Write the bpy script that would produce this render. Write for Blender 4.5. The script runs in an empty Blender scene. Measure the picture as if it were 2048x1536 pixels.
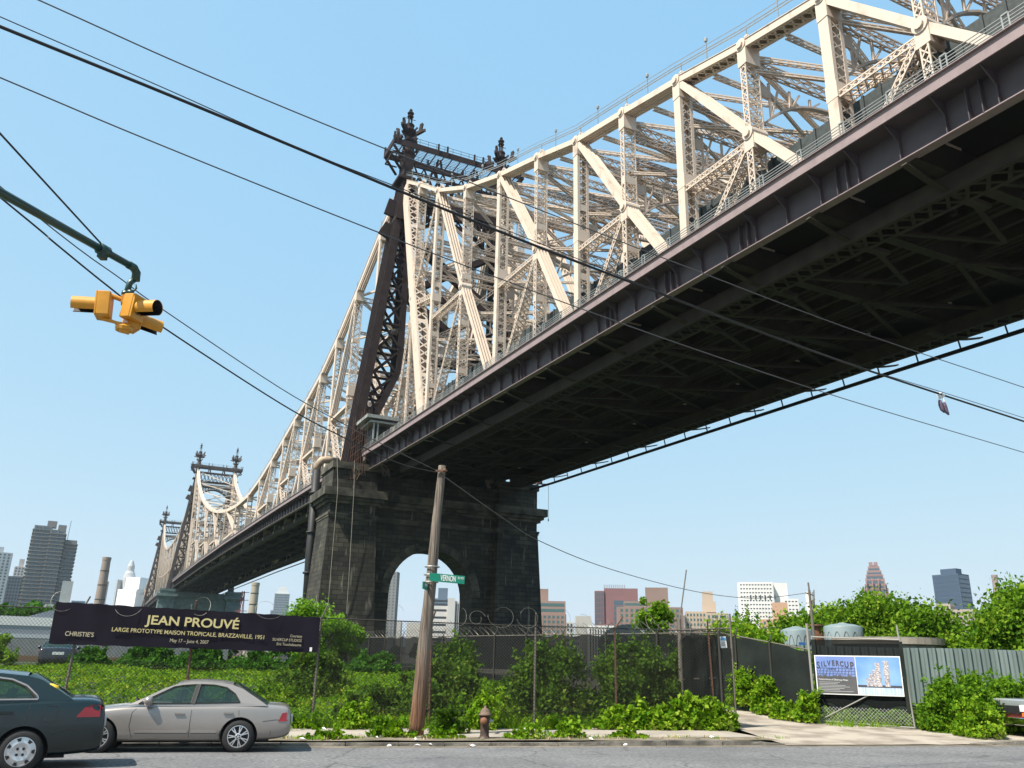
import bpy, bmesh, math, random
import numpy as np
from mathutils import Vector, Matrix
random.seed(7); rng = np.random.default_rng(11)
R = math.radians
SC = bpy.context.scene
COL = SC.collection

# ------------------------------------------------------------------ camera
H = 1.75; PITCH = R(18.75); ROLL = R(1.25)
cam = bpy.data.objects.new('camera', bpy.data.cameras.new('camera')); COL.objects.link(cam)
cam.data.sensor_width = 36; cam.data.lens = 29.11; cam.data.clip_end = 9000; cam.data.clip_start = .1
_r0 = Vector((1, 0, 0)); _f = Vector((0, math.cos(PITCH), math.sin(PITCH))); _u0 = Vector((0, -math.sin(PITCH), math.cos(PITCH)))
_r = math.cos(ROLL)*_r0 + math.sin(ROLL)*_u0; _u = math.cos(ROLL)*_u0 - math.sin(ROLL)*_r0
cam.matrix_world = Matrix(((_r.x, _u.x, -_f.x, 0), (_r.y, _u.y, -_f.y, 0), (_r.z, _u.z, -_f.z, H), (0, 0, 0, 1)))
SC.camera = cam
# ------------------------------------------------------------------ sky and sun
SUN_EL = R(55); SUN_H = Vector((-.78, -.63)).normalized()
w = bpy.data.worlds.new('World'); SC.world = w; w.use_nodes = True
nt = w.node_tree; bgn = nt.nodes['Background']
sky = nt.nodes.new('ShaderNodeTexSky'); sky.sky_type = 'NISHITA'; sky.sun_disc = False
sky.sun_elevation = SUN_EL; sky.sun_rotation = math.atan2(SUN_H.x, SUN_H.y)
sky.altitude = 0; sky.air_density = 1.0; sky.dust_density = 1.0; sky.ozone_density = 3.0
# the camera's tone curve lifts and flattens the sky: one power curve per channel on the sky colour
sp_ = nt.nodes.new('ShaderNodeSeparateColor'); cb_ = nt.nodes.new('ShaderNodeCombineColor'); nt.links.new(sky.outputs[0], sp_.inputs[0])
EXPO = .85
for k, (gam, mul) in enumerate(((.46, 1.17), (.22, 1.02), (.03, .965))):
    m0 = nt.nodes.new('ShaderNodeMath'); m0.operation = 'MULTIPLY'; m0.inputs[1].default_value = .08; nt.links.new(sp_.outputs[k], m0.inputs[0])
    m1 = nt.nodes.new('ShaderNodeMath'); m1.operation = 'POWER'; m1.inputs[1].default_value = gam; nt.links.new(m0.outputs[0], m1.inputs[0])
    m2_ = nt.nodes.new('ShaderNodeMath'); m2_.operation = 'MULTIPLY'; m2_.inputs[1].default_value = mul/.1/2**EXPO; nt.links.new(m1.outputs[0], m2_.inputs[0])
    nt.links.new(m2_.outputs[0], cb_.inputs[k])
nt.links.new(cb_.outputs[0], bgn.inputs[0]); bgn.inputs[1].default_value = .10
sl = bpy.data.lights.new('sun', 'SUN'); sl.energy = 4.7; sl.angle = R(.5); sl.color = (1, .94, .84)
so = bpy.data.objects.new('sun', sl); COL.objects.link(so)
sd = Vector((SUN_H.x*math.cos(SUN_EL), SUN_H.y*math.cos(SUN_EL), math.sin(SUN_EL)))
so.rotation_euler = (-sd).to_track_quat('-Z', 'Y').to_euler(); so.location = (0, 0, 60)
SC.view_settings.view_transform = 'Standard'; SC.view_settings.look = 'None'
SC.view_settings.exposure = EXPO; SC.view_settings.gamma = 1
SC.cycles.max_bounces = 6; SC.cycles.transparent_max_bounces = 16
SC.cycles.volume_bounces = 0; SC.cycles.volume_max_steps = 64

# ------------------------------------------------------------------ materials
def mat(name, col, rough=.7, metal=0., var=0., vscale=3., col2=None, bump=0., bscale=20., alpha=None, spec=.5, coat=0., stretch=None, detail=4., ramp=(.35, .65)):
    m = bpy.data.materials.new(name); m.use_nodes = True
    n = m.node_tree.nodes; l = m.node_tree.links; p = n['Principled BSDF']
    p.inputs['Base Color'].default_value = (*col, 1); p.inputs['Roughness'].default_value = rough
    p.inputs['Metallic'].default_value = metal; p.inputs['Specular IOR Level'].default_value = spec
    if coat: p.inputs['Coat Weight'].default_value = coat; p.inputs['Coat Roughness'].default_value = .06
    if var or col2 or bump:
        tc = n.new('ShaderNodeTexCoord'); mp = n.new('ShaderNodeMapping'); l.new(tc.outputs['Object'], mp.inputs[0])
        if stretch: mp.inputs['Scale'].default_value = stretch
    if var or col2:
        nz = n.new('ShaderNodeTexNoise'); nz.inputs['Scale'].default_value = vscale; nz.inputs['Detail'].default_value = detail
        l.new(mp.outputs[0], nz.inputs['Vector'])
        cr = n.new('ShaderNodeValToRGB'); l.new(nz.outputs['Fac'], cr.inputs[0])
        a = col; b = col2 if col2 else tuple(min(1, c*(1+var)) for c in col)
        if not col2: a = tuple(c*(1-var) for c in col)
        cr.color_ramp.elements[0].position = ramp[0]; cr.color_ramp.elements[0].color = (*a, 1)
        cr.color_ramp.elements[1].position = ramp[1]; cr.color_ramp.elements[1].color = (*b, 1)
        l.new(cr.outputs[0], p.inputs['Base Color'])
    if bump:
        n2 = n.new('ShaderNodeTexNoise'); n2.inputs['Scale'].default_value = bscale; n2.inputs['Detail'].default_value = 5
        l.new(mp.outputs[0], n2.inputs['Vector'])
        b = n.new('ShaderNodeBump'); b.inputs['Strength'].default_value = bump; b.inputs['Distance'].default_value = .05
        l.new(n2.outputs['Fac'], b.inputs['Height']); l.new(b.outputs[0], p.inputs['Normal'])
    return m
def leafmat(name, c1, c2, trans=.35, c3=None):
    m = bpy.data.materials.new(name); m.use_nodes = True
    n = m.node_tree.nodes; l = m.node_tree.links; p = n['Principled BSDF']; o = n['Material Output']
    g = n.new('ShaderNodeNewGeometry'); cr = n.new('ShaderNodeValToRGB')
    cr.color_ramp.elements[0].color = (*c1, 1); cr.color_ramp.elements[1].color = (*c2, 1)
    if c3: e = cr.color_ramp.elements.new(.93); e.color = (*c2, 1); cr.color_ramp.elements[2].color = (*c3, 1)
    tc = n.new('ShaderNodeTexCoord'); nz = n.new('ShaderNodeTexNoise'); nz.inputs['Scale'].default_value = .7; nz.inputs['Detail'].default_value = 3
    l.new(tc.outputs['Object'], nz.inputs['Vector'])
    ma = n.new('ShaderNodeMath'); ma.operation = 'MULTIPLY_ADD'; l.new(nz.outputs['Fac'], ma.inputs[0]); ma.inputs[1].default_value = 1.6; ma.inputs[2].default_value = -.8
    ad = n.new('ShaderNodeMath'); ad.operation = 'ADD'; l.new(ma.outputs[0], ad.inputs[0]); l.new(g.outputs['Random Per Island'], ad.inputs[1])
    l.new(ad.outputs[0], cr.inputs[0]); l.new(cr.outputs[0], p.inputs['Base Color'])
    p.inputs['Roughness'].default_value = .65; p.inputs['Specular IOR Level'].default_value = .12
    t = n.new('ShaderNodeBsdfTranslucent'); l.new(cr.outputs[0], t.inputs[0])
    mx = n.new('ShaderNodeMixShader'); mx.inputs[0].default_value = trans
    l.new(p.outputs[0], mx.inputs[1]); l.new(t.outputs[0], mx.inputs[2]); l.new(mx.outputs[0], o.inputs[0])
    return m
def brick(name, c1, c2, mortar, sc, bw=.5, bh=.25, ms=.02, rough=.85, axes=None, stain=None):
    m = bpy.data.materials.new(name); m.use_nodes = True
    n = m.node_tree.nodes; l = m.node_tree.links; p = n['Principled BSDF']; p.inputs['Roughness'].default_value = rough
    tc = n.new('ShaderNodeTexCoord'); sp = n.new('ShaderNodeSeparateXYZ'); l.new(tc.outputs['Object'], sp.inputs[0])
    ad = n.new('ShaderNodeMath'); ad.operation = 'ADD'; l.new(sp.outputs[0], ad.inputs[0]); l.new(sp.outputs[1], ad.inputs[1])
    cb = n.new('ShaderNodeCombineXYZ'); l.new(ad.outputs[0], cb.inputs[0]); l.new(sp.outputs[2], cb.inputs[1])
    b = n.new('ShaderNodeTexBrick'); l.new(cb.outputs[0], b.inputs['Vector'])
    b.inputs['Color1'].default_value = (*c1, 1); b.inputs['Color2'].default_value = (*c2, 1); b.inputs['Mortar'].default_value = (*mortar, 1)
    b.inputs['Scale'].default_value = sc; b.inputs['Mortar Size'].default_value = ms; b.inputs['Brick Width'].default_value = bw; b.inputs['Row Height'].default_value = bh
    out = b.outputs['Color']
    if stain:
        nz = n.new('ShaderNodeTexNoise'); mp = n.new('ShaderNodeMapping'); mp.inputs['Scale'].default_value = (1, 1, .12); l.new(tc.outputs['Object'], mp.inputs[0]); l.new(mp.outputs[0], nz.inputs['Vector'])
        nz.inputs['Scale'].default_value = 1.6; nz.inputs['Detail'].default_value = 6
        cr = n.new('ShaderNodeValToRGB'); cr.color_ramp.elements[0].position = .63; cr.color_ramp.elements[0].color = (0, 0, 0, 1); cr.color_ramp.elements[1].position = .72; cr.color_ramp.elements[1].color = (1, 1, 1, 1)
        l.new(nz.outputs['Fac'], cr.inputs[0])
        mx = n.new('ShaderNodeMixRGB'); l.new(cr.outputs[0], mx.inputs[0]); l.new(out, mx.inputs[1]); mx.inputs[2].default_value = (*stain, 1)
        n3 = n.new('ShaderNodeTexNoise'); n3.inputs['Scale'].default_value = .35; n3.inputs['Detail'].default_value = 5; l.new(tc.outputs['Object'], n3.inputs['Vector'])
        m2 = n.new('ShaderNodeMixRGB'); m2.blend_type = 'MULTIPLY'; m2.inputs[0].default_value = .9
        c4 = n.new('ShaderNodeValToRGB'); c4.color_ramp.elements[0].position = .3; c4.color_ramp.elements[0].color = (.22, .22, .22, 1); c4.color_ramp.elements[1].position = .7; c4.color_ramp.elements[1].color = (1.35, 1.3, 1.15, 1)
        l.new(n3.outputs['Fac'], c4.inputs[0]); l.new(mx.outputs[0], m2.inputs[1]); l.new(c4.outputs[0], m2.inputs[2]); out = m2.outputs[0]
    l.new(out, p.inputs['Base Color'])
    bp = n.new('ShaderNodeBump'); bp.inputs['Strength'].default_value = .9; bp.inputs['Distance'].default_value = .12
    inv = n.new('ShaderNodeMath'); inv.operation = 'SUBTRACT'; inv.inputs[0].default_value = 1; l.new(b.outputs['Fac'], inv.inputs[1])
    l.new(inv.outputs[0], bp.inputs['Height']); l.new(bp.outputs[0], p.inputs['Normal'])
    return m
def glassmat(name, col, alpha=.5, rough=.04):
    m = bpy.data.materials.new(name); m.use_nodes = True
    n = m.node_tree.nodes; l = m.node_tree.links; p = n['Principled BSDF']; o = n['Material Output']
    p.inputs['Base Color'].default_value = (*col, 1); p.inputs['Roughness'].default_value = rough; p.inputs['Specular IOR Level'].default_value = .8
    t = n.new('ShaderNodeBsdfTransparent'); t.inputs[0].default_value = (.75, .9, .85, 1)
    mx = n.new('ShaderNodeMixShader'); mx.inputs[0].default_value = alpha
    l.new(t.outputs[0], mx.inputs[1]); l.new(p.outputs[0], mx.inputs[2]); l.new(mx.outputs[0], o.inputs[0])
    return m

M = {}
M['cream'] = mat('cream_paint', (.61, .505, .41), .6, col2=(.36, .27, .20), vscale=.9, bump=.08, bscale=40, detail=12, ramp=(.58, .80), stretch=(1, 1, .6))
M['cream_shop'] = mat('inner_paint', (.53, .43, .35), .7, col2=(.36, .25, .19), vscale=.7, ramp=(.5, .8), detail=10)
M['cream_rust'] = mat('cream_paint_rusty', (.42, .34, .27), .7, col2=(.24, .155, .11), vscale=.5, ramp=(.55, .8), detail=8)
M['brown'] = mat('dark_brown_paint', (.036, .025, .025), .8, spec=.2, var=.2, vscale=1)
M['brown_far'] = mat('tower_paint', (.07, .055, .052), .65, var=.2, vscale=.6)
M['plum'] = mat('plum_girder_paint', (.25, .19, .19), .6, var=.1, vscale=1.5, bump=.1)
M['plum_shaded'] = mat('plum_web_shaded', (.062, .050, .056), .6, var=.15, vscale=1)  # girder plum darkened: shade under the overhanging band put into the colour
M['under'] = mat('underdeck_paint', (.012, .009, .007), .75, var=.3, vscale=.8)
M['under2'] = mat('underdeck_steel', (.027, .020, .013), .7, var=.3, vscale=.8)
M['galv'] = mat('galvanised_rail', (.30, .31, .30), .45, metal=.3, var=.1)
M['blackscreen'] = mat('barrier_paint', (.035, .045, .045), .7, var=.3)
M['stone'] = brick('pier_stone', (.026, .025, .019), (.060, .056, .042), (.006, .006, .006), 1.0, 1.45, .66, .04, stain=(.20, .19, .16))
M['stone_light'] = mat('cornice_stone', (.11, .10, .075), .9, col2=(.020, .020, .016), vscale=.5, bump=.3, bscale=3, detail=7)
M['stone_far'] = mat('far_pier_grey_green', (.12, .17, .17), .9, var=.2, vscale=.5)  # even grey green tone for the far piers and their cornices
M['asphalt'] = mat('asphalt', (.105, .105, .11), .9, col2=(.24, .238, .235), vscale=16, bump=.6, bscale=60, detail=12, ramp=(.36, .66))
_a = M['asphalt'].node_tree; _n = _a.nodes; _l = _a.links; _p = _n['Principled BSDF']; _tc = _n.new('ShaderNodeTexCoord')
_nz = _n.new('ShaderNodeTexNoise'); _nz.inputs['Scale'].default_value = 1.5; _nz.inputs['Detail'].default_value = 5; _l.new(_tc.outputs['Object'], _nz.inputs['Vector'])
_mx = _n.new('ShaderNodeMixRGB'); _mx.inputs[0].default_value = .22; _l.new(_tc.outputs['Object'], _mx.inputs[1]); _l.new(_nz.outputs['Color'], _mx.inputs[2])
_v = _n.new('ShaderNodeTexVoronoi'); _v.feature = 'DISTANCE_TO_EDGE'; _v.inputs['Scale'].default_value = .45; _l.new(_mx.outputs[0], _v.inputs['Vector'])
_c = _n.new('ShaderNodeValToRGB'); _c.color_ramp.elements[0].position = .004; _c.color_ramp.elements[0].color = (.62, .62, .62, 1); _c.color_ramp.elements[1].position = .012; _l.new(_v.outputs[0], _c.inputs[0])
_n2 = _n.new('ShaderNodeTexNoise'); _n2.inputs['Scale'].default_value = .35; _n2.inputs['Detail'].default_value = 3; _l.new(_tc.outputs['Object'], _n2.inputs['Vector'])
_c2 = _n.new('ShaderNodeValToRGB'); _c2.color_ramp.elements[0].position = .4; _c2.color_ramp.elements[0].color = (.78, .78, .79, 1); _c2.color_ramp.elements[1].position = .6; _l.new(_n2.outputs['Fac'], _c2.inputs[0])
_m1 = _n.new('ShaderNodeMixRGB'); _m1.blend_type = 'MULTIPLY'; _m1.inputs[0].default_value = 1; _m2 = _n.new('ShaderNodeMixRGB'); _m2.blend_type = 'MULTIPLY'; _m2.inputs[0].default_value = 1
_s = _p.inputs['Base Color'].links[0].from_socket; _l.new(_s, _m1.inputs[1]); _l.new(_c.outputs[0], _m1.inputs[2]); _l.new(_m1.outputs[0], _m2.inputs[1]); _l.new(_c2.outputs[0], _m2.inputs[2]); _l.new(_m2.outputs[0], _p.inputs['Base Color'])
M['concrete'] = mat('pavement_concrete', (.34, .30, .25), .9, col2=(.22, .19, .155), vscale=1.2, bump=.3, bscale=40, detail=9, ramp=(.42, .75))
M['kerb'] = mat('kerb_stone', (.07, .065, .055), .9, col2=(.20, .18, .15), vscale=2.2, bump=.6, bscale=14, detail=8)
M['dirt'] = mat('dirt', (.25, .20, .15), .95, col2=(.10, .09, .05), vscale=1.8, bump=.8, bscale=25, detail=9)
M['gravel'] = mat('driveway_gravel', (.40, .35, .285), .95, col2=(.24, .20, .16), vscale=1.1, bump=.7, bscale=45, detail=10, ramp=(.42, .62))
M['soil'] = mat('soil', (.025, .045, .008), .95, var=.4, vscale=2)
M['wood'] = mat('weathered_wood', (.21, .175, .14), .95, col2=(.09, .07, .055), vscale=7, bump=1., bscale=12, stretch=(3.5, 3.5, .12), detail=10, ramp=(.42, .62))
M['rust'] = mat('rusty_steel', (.16, .075, .04), .85, col2=(.08, .05, .04), vscale=9, bump=.3)
M['rust_grey'] = mat('weathered_post', (.135, .12, .10), .85, col2=(.10, .06, .04), vscale=4, ramp=(.5, .8))
M['mesh'] = mat('fence_wire', (.032, .029, .024), .85)
M['silverwire'] = mat('razor_wire_metal', (.24, .225, .19), .5, metal=.5)
M['screen'] = mat('windscreen_cloth', (.012, .016, .015), .95, spec=.15, col2=(.022, .028, .024), vscale=.8, bump=.3, bscale=6)
M['yellow'] = mat('signal_yellow', (.60, .26, .012), .42, var=.06, vscale=6, coat=.2)
M['dkgreen'] = mat('dark_green_paint', (.012, .055, .045), .4, var=.2, coat=.2)
M['black'] = mat('black_rubber', (.012, .012, .013), .6)
M['cable'] = mat('black_cable', (.012, .012, .012), .5)
M['cable_grey'] = mat('grey_cable', (.07, .07, .07), .5)
M['tyre'] = mat('tyre_rubber', (.016, .016, .016), .8, bump=.2, bscale=60)
M['rim'] = mat('alloy_rim', (.62, .62, .63), .3, metal=.7)
M['silver'] = mat('silver_car_paint', (.29, .262, .24), .3, metal=.45, coat=.8, var=.02)
M['teal'] = mat('dark_green_car_paint', (.001, .009, .010), .25, metal=.0, coat=.45)
M['blackcar'] = mat('black_car_paint', (.010, .012, .018), .25, coat=1.)
M['greytruck'] = mat('grey_truck_paint', (.35, .38, .40), .35, metal=.4, coat=.6)
M['glass'] = glassmat('car_glass', (.02, .045, .04), .55)
M['darkglass'] = mat('dark_glass', (.012, .02, .022), .06, spec=.9)
M['redlens'] = mat('red_lens', (.27, .004, .010), .2, coat=.5)
M['orange'] = mat('orange_lens', (.6, .16, .03), .2, coat=.6)
M['chrome'] = mat('chrome', (.7, .7, .7), .15, metal=1)
M['seat'] = mat('seat_fabric', (.03, .035, .04), .9)
M['seam'] = mat('door_seam', (.02, .018, .016), .7)
M['banner'] = mat('banner_cloth', (.0095, .008, .015), .8, spec=.15, var=.08, vscale=2)
M['gold'] = mat('banner_lettering', (.50, .43, .20), .6)
M['gold2'] = mat('banner_small_lettering', (.42, .38, .26), .6)
M['white'] = mat('white_paint', (.75, .75, .73), .6)
M['signgreen'] = mat('street_sign_green', (.0, .19, .12), .45, var=.08)
M['bluewhite'] = mat('tank_plastic', (.18, .235, .25), .5, var=.08, vscale=1)
M['corr'] = mat('corrugated_steel', (.19, .24, .23), .55, metal=.2, col2=(.13, .17, .16), vscale=1.5, stretch=(1, 1, .15))
M['corr2'] = mat('corrugated_rust_stain', (.24, .21, .17), .7)
M['leaf_ivy'] = leafmat('ivy_leaf', (.055, .15, .003), (.17, .30, .006), .4, (.25, .31, .015))
M['leaf_bush'] = leafmat('bush_leaf', (.030, .085, .004), (.10, .18, .010), .35, (.16, .20, .03))
M['leaf_vine'] = leafmat('vine_leaf', (.08, .21, .006), (.26, .40, .02), .42, (.38, .44, .08))
M['leaf_tree'] = leafmat('tree_leaf', (.055, .15, .006), (.17, .31, .014), .42, (.24, .34, .03))
M['leaf_dark'] = leafmat('dark_tree_leaf', (.022, .09, .007), (.07, .19, .012), .38)
M['leaf_bright'] = leafmat('bright_tree_leaf', (.10, .24, .012), (.24, .42, .03), .5)
M['bark'] = mat('bark', (.09, .07, .05), .95, var=.3, vscale=5, bump=.5)

# ------------------------------------------------------------------ mesh collector
class MB:
    def __init__(s): s.v = []; s.f = []
    def add(s, v, f):
        o = len(s.v); s.v += [tuple(p) for p in v]; s.f += [tuple(i+o for i in q) for q in f]; return s
    def bar(s, p, q, w, h, up=(0, 0, 1), taper=1.):
        p = Vector(p); q = Vector(q); d = (q-p)
        if d.length < 1e-6: return s
        d.normalize(); u = Vector(up)
        sd_ = d.cross(u)
        if sd_.length < 1e-4: sd_ = d.cross(Vector((0, 1, 0)))
        sd_.normalize(); u = sd_.cross(d); a = sd_*w/2; b = u*h/2
        vs = [p-a-b, p+a-b, p+a+b, p-a+b, q-a*taper-b*taper, q+a*taper-b*taper, q+a*taper+b*taper, q-a*taper+b*taper]
        return s.add(vs, [(3, 2, 1, 0), (4, 5, 6, 7), (0, 1, 5, 4), (1, 2, 6, 5), (2, 3, 7, 6), (3, 0, 4, 7)])
    def box(s, lo, hi):
        x0, y0, z0 = lo; x1, y1, z1 = hi
        return s.add([(x0, y0, z0), (x1, y0, z0), (x1, y1, z0), (x0, y1, z0), (x0, y0, z1), (x1, y0, z1), (x1, y1, z1), (x0, y1, z1)],
                     [(3, 2, 1, 0), (4, 5, 6, 7), (0, 1, 5, 4), (1, 2, 6, 5), (2, 3, 7, 6), (3, 0, 4, 7)])
    def tube(s, pts, r, n=8, cap=True):
        pts = [Vector(p) for p in pts]; rings = []; k = len(pts)
        rs = r if isinstance(r, (list, tuple)) else [r]*k
        ref = None
        for i, p in enumerate(pts):
            d = (pts[min(i+1, k-1)]-pts[max(i-1, 0)]).normalized()
            if ref is None: ref = d.orthogonal().normalized()
            ref = (ref-d*ref.dot(d)); ref.normalize(); b = d.cross(ref)
            rings.append([p+(ref*math.cos(2*math.pi*j/n)+b*math.sin(2*math.pi*j/n))*rs[i] for j in range(n)])
        vs = [v for rr in rings for v in rr]; fs = []
        for i in range(k-1):
            for j in range(n): fs.append((i*n+j, i*n+(j+1) % n, (i+1)*n+(j+1) % n, (i+1)*n+j))
        if cap: fs.append(tuple(range(n-1, -1, -1))); fs.append(tuple((k-1)*n+j for j in range(n)))
        return s.add(vs, fs)
    def lathe(s, prof, c=(0, 0, 0), n=16, axis='z', cap=True):
        vs = []; fs = []; k = len(prof)
        for r, z in prof:
            for j in range(n):
                a = 2*math.pi*j/n; x, y = r*math.cos(a), r*math.sin(a)
                p = (x, y, z) if axis == 'z' else ((z, x, y) if axis == 'x' else (y, z, x))
                vs.append((c[0]+p[0], c[1]+p[1], c[2]+p[2]))
        for i in range(k-1):
            for j in range(n): fs.append((i*n+j, i*n+(j+1) % n, (i+1)*n+(j+1) % n, (i+1)*n+j))
        if cap: fs.append(tuple(range(n-1, -1, -1))); fs.append(tuple((k-1)*n+j for j in range(n)))
        return s.add(vs, fs)
    def prism(s, poly, fn, t0, t1):
        n = len(poly)
        vs = [fn(a, b, t0) for a, b in poly]+[fn(a, b, t1) for a, b in poly]
        return s.add(vs, [tuple(range(n-1, -1, -1)), tuple(range(n, 2*n))]+[(i, (i+1) % n, n+(i+1) % n, n+i) for i in range(n)])
    def laced(s, p, q, w, h, up, plate=True, pitch=None, lw=.11, both=True, batten=0):
        """box member p->q; w across side axis, h along up. solid or laced faces on the two sides, lacing on the two up faces"""
        p = Vector(p); q = Vector(q); L = (q-p).length
        if L < .2: return s
        d = (q-p)/L; sdv = d.cross(Vector(up)).normalized(); u = sdv.cross(d)
        c = .16*max(w, h) if max(w, h) > .8 else .12
        c = min(c, .22)
        if plate:
            for k in (-1, 1):
                o = sdv*(k*(w/2-.04)); s.bar(p+o, q+o, .08, h, u)
                for m in (-1, 1):
                    o2 = sdv*(k*(w/2-c/2-.08))+u*(m*(h/2-.03)); s.bar(p+o2, q+o2, c, .06, u)
        else:
            c = min(c, .09)
            for k in (-1, 1):
                for m in (-1, 1):
                    o = sdv*(k*(w/2-c/2))+u*(m*(h/2-c/2)); s.bar(p+o, q+o, c, c, u)
        def lace(org, cross, width, nrm):
            n = max(1, int(round(L/(pitch or width*1.05)))); st = L/n
            for i in range(n):
                a = p+org+d*(i*st); b = p+org+d*((i+1)*st)
                s.bar(a-cross*(width/2), b+cross*(width/2), .035, lw, nrm.cross(d))
                if both: s.bar(a+cross*(width/2), b-cross*(width/2), .035, lw, nrm.cross(d))
            if batten:
                m_ = max(1, int(L/batten))
                for i in range(m_+1):
                    a = p+org+d*(L*i/m_); s.bar(a-cross*(width/2), a+cross*(width/2), .04, .7, nrm.cross(cross))
        for m in (-1, 1):
            lace(u*(m*(h/2-.035)), sdv, w-.1, u)
        if not plate:
            for k in (-1, 1): lace(sdv*(k*(w/2-.035)), u, h-.1, sdv)
        return s
    def build(s, name, m, parent=None, org=None, smooth=False, **tags):
        me = bpy.data.meshes.new(name)
        v = np.array(s.v, dtype=np.float32)
        if org is not None: v = v-np.array(org, dtype=np.float32)
        me.from_pydata(v.tolist(), [], s.f); me.materials.append(m if not isinstance(m, str) else M[m])
        if smooth:
            me.polygons.foreach_set('use_smooth', [True]*len(me.polygons))
        me.update()
        o = bpy.data.objects.new(name, me); COL.objects.link(o); o.parent = parent
        for k, x in tags.items(): o[k] = x
        return o
def smooth_angle(o, ang=35):
    bm = bmesh.new(); bm.from_mesh(o.data)
    for f in bm.faces: f.smooth = True
    for e in bm.edges: e.smooth = not (len(e.link_faces) == 2 and e.calc_face_angle(0) > R(ang))
    bm.to_mesh(o.data); bm.free()
def empty(name, loc, rz=0, label=None, cat=None, group=None):
    o = bpy.data.objects.new(name, None); COL.objects.link(o); o.location = loc; o.rotation_euler = (0, 0, rz); o.empty_display_size = .3
    if label: o['label'] = label
    if cat: o['category'] = cat
    if group: o['group'] = group
    return o
def tag(o, label=None, cat=None, group=None, kind=None):
    if label: o['label'] = label
    if cat: o['category'] = cat
    if group: o['group'] = group
    if kind: o['kind'] = kind
    return o
def text(s, size, m, parent, loc, rot, name='lettering', align='CENTER', ext=.004, xs=1., bold=0., shear=0.):
    c = bpy.data.curves.new('txt', 'FONT'); c.body = s; c.size = size; c.align_x = align; c.extrude = ext; c.offset = bold; c.shear = shear
    t = bpy.data.objects.new('txt', c); COL.objects.link(t)
    dg = bpy.context.evaluated_depsgraph_get(); me = bpy.data.meshes.new_from_object(t.evaluated_get(dg))
    bpy.data.objects.remove(t); bpy.data.curves.remove(c)
    me.materials.clear(); me.materials.append(M[m] if isinstance(m, str) else m)
    o = bpy.data.objects.new(name, me); COL.objects.link(o); o.parent = parent; o.location = loc; o.rotation_euler = rot; o.scale = (xs, 1, 1)
    return o
def leaves(P, size, name, m, parent=None, upbias=.5, long=1.3, N=None, org=None, **tags):
    P = np.asarray(P, dtype=np.float32); n = len(P)
    if org is not None: P = P-np.array(org, dtype=np.float32)
    nrm = rng.normal(size=(n, 3)); nrm /= np.linalg.norm(nrm, axis=1)[:, None]
    if N is not None: nrm = nrm*(1-upbias)+N*upbias
    else: nrm[:, 2] += upbias*1.6
    nrm /= np.linalg.norm(nrm, axis=1)[:, None]
    t = rng.normal(size=(n, 3)); t -= (t*nrm).sum(1)[:, None]*nrm; t /= np.linalg.norm(t, axis=1)[:, None]
    b = np.cross(nrm, t); sz = (size*(.35+1.15*rng.random(n)**1.3))[:, None]
    V = np.empty((n, 4, 3), dtype=np.float32)
    V[:, 0] = P-t*sz*long/2; V[:, 1] = P+b*sz*.42-nrm*sz*.12; V[:, 2] = P+t*sz*long/2; V[:, 3] = P-b*sz*.42-nrm*sz*.12
    me = bpy.data.meshes.new(name); me.vertices.add(4*n); me.vertices.foreach_set('co', V.ravel())
    i = np.arange(n)*4; F_ = np.stack([i, i+1, i+2, i, i+2, i+3], 1).ravel().astype(np.int32)
    me.loops.add(6*n); me.loops.foreach_set('vertex_index', F_)
    me.polygons.add(2*n); me.polygons.foreach_set('loop_start', np.arange(0, 6*n, 3, dtype=np.int32))
    me.update(calc_edges=True); me.materials.append(M[m] if isinstance(m, str) else m)
    o = bpy.data.objects.new(name, me); COL.objects.link(o); o.parent = parent
    for k, x in tags.items(): o[k] = x
    return o

# frames: road frame (u along the street, v across it) and bridge frame (s across, t along)
A = R(14.5); RU = Vector((math.cos(A), math.sin(A), 0)); RV = Vector((-math.sin(A), math.cos(A), 0))
def UV(u, v, z=0): return RU*u+RV*v+Vector((0, 0, z))
def pol(az, D, z=0): return Vector((D*math.sin(R(az)), D*math.cos(R(az)), z))

# =================================================================== GROUND
def gz(u, v):
    """height of the lot behind the pavement"""
    k = min(1, max(0, (v-23.6)/22)); return .13+1.0*k*k*(3-2*k)
def roadz(v): return .2*min(1, max(0, (19.8-v)/6.8)) if v < 19.8 else .0
b = MB()
us = [-900, -300, -120, -60, -30, -15, -8, -4, 0, 4, 8, 12, 16, 20, 26, 34, 50, 90, 200, 500, 1200]
vs_ = [23.34, 23.35, 24, 25, 26, 28, 30, 32, 35, 38, 42, 46, 60, 90, 200, 600, 2500]
for v in vs_:
    for u in us: b.v.append(tuple(UV(u, v, (gz(u, v)-.02) if v > 23.345 else -.3)))
n = len(us)
for j in range(len(vs_)-1):
    for i in range(n-1): b.f.append((j*n+i, j*n+i+1, (j+1)*n+i+1, (j+1)*n+i))
b.build('ground', 'soil', kind='structure')
b = MB()
for v in (-900, -30, 6, 13, 15, 17, 19.9, 24.5):
    for u in (-900, -40, 0, 40, 900): b.v.append(tuple(UV(u, v, roadz(v)-(.05 if v > 20 else 0))))
for j in range(7):
    for i in range(4): b.f.append((j*5+i, j*5+i+1, (j+1)*5+i+1, (j+1)*5+i))
b.build('road', 'asphalt', kind='structure')
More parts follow.
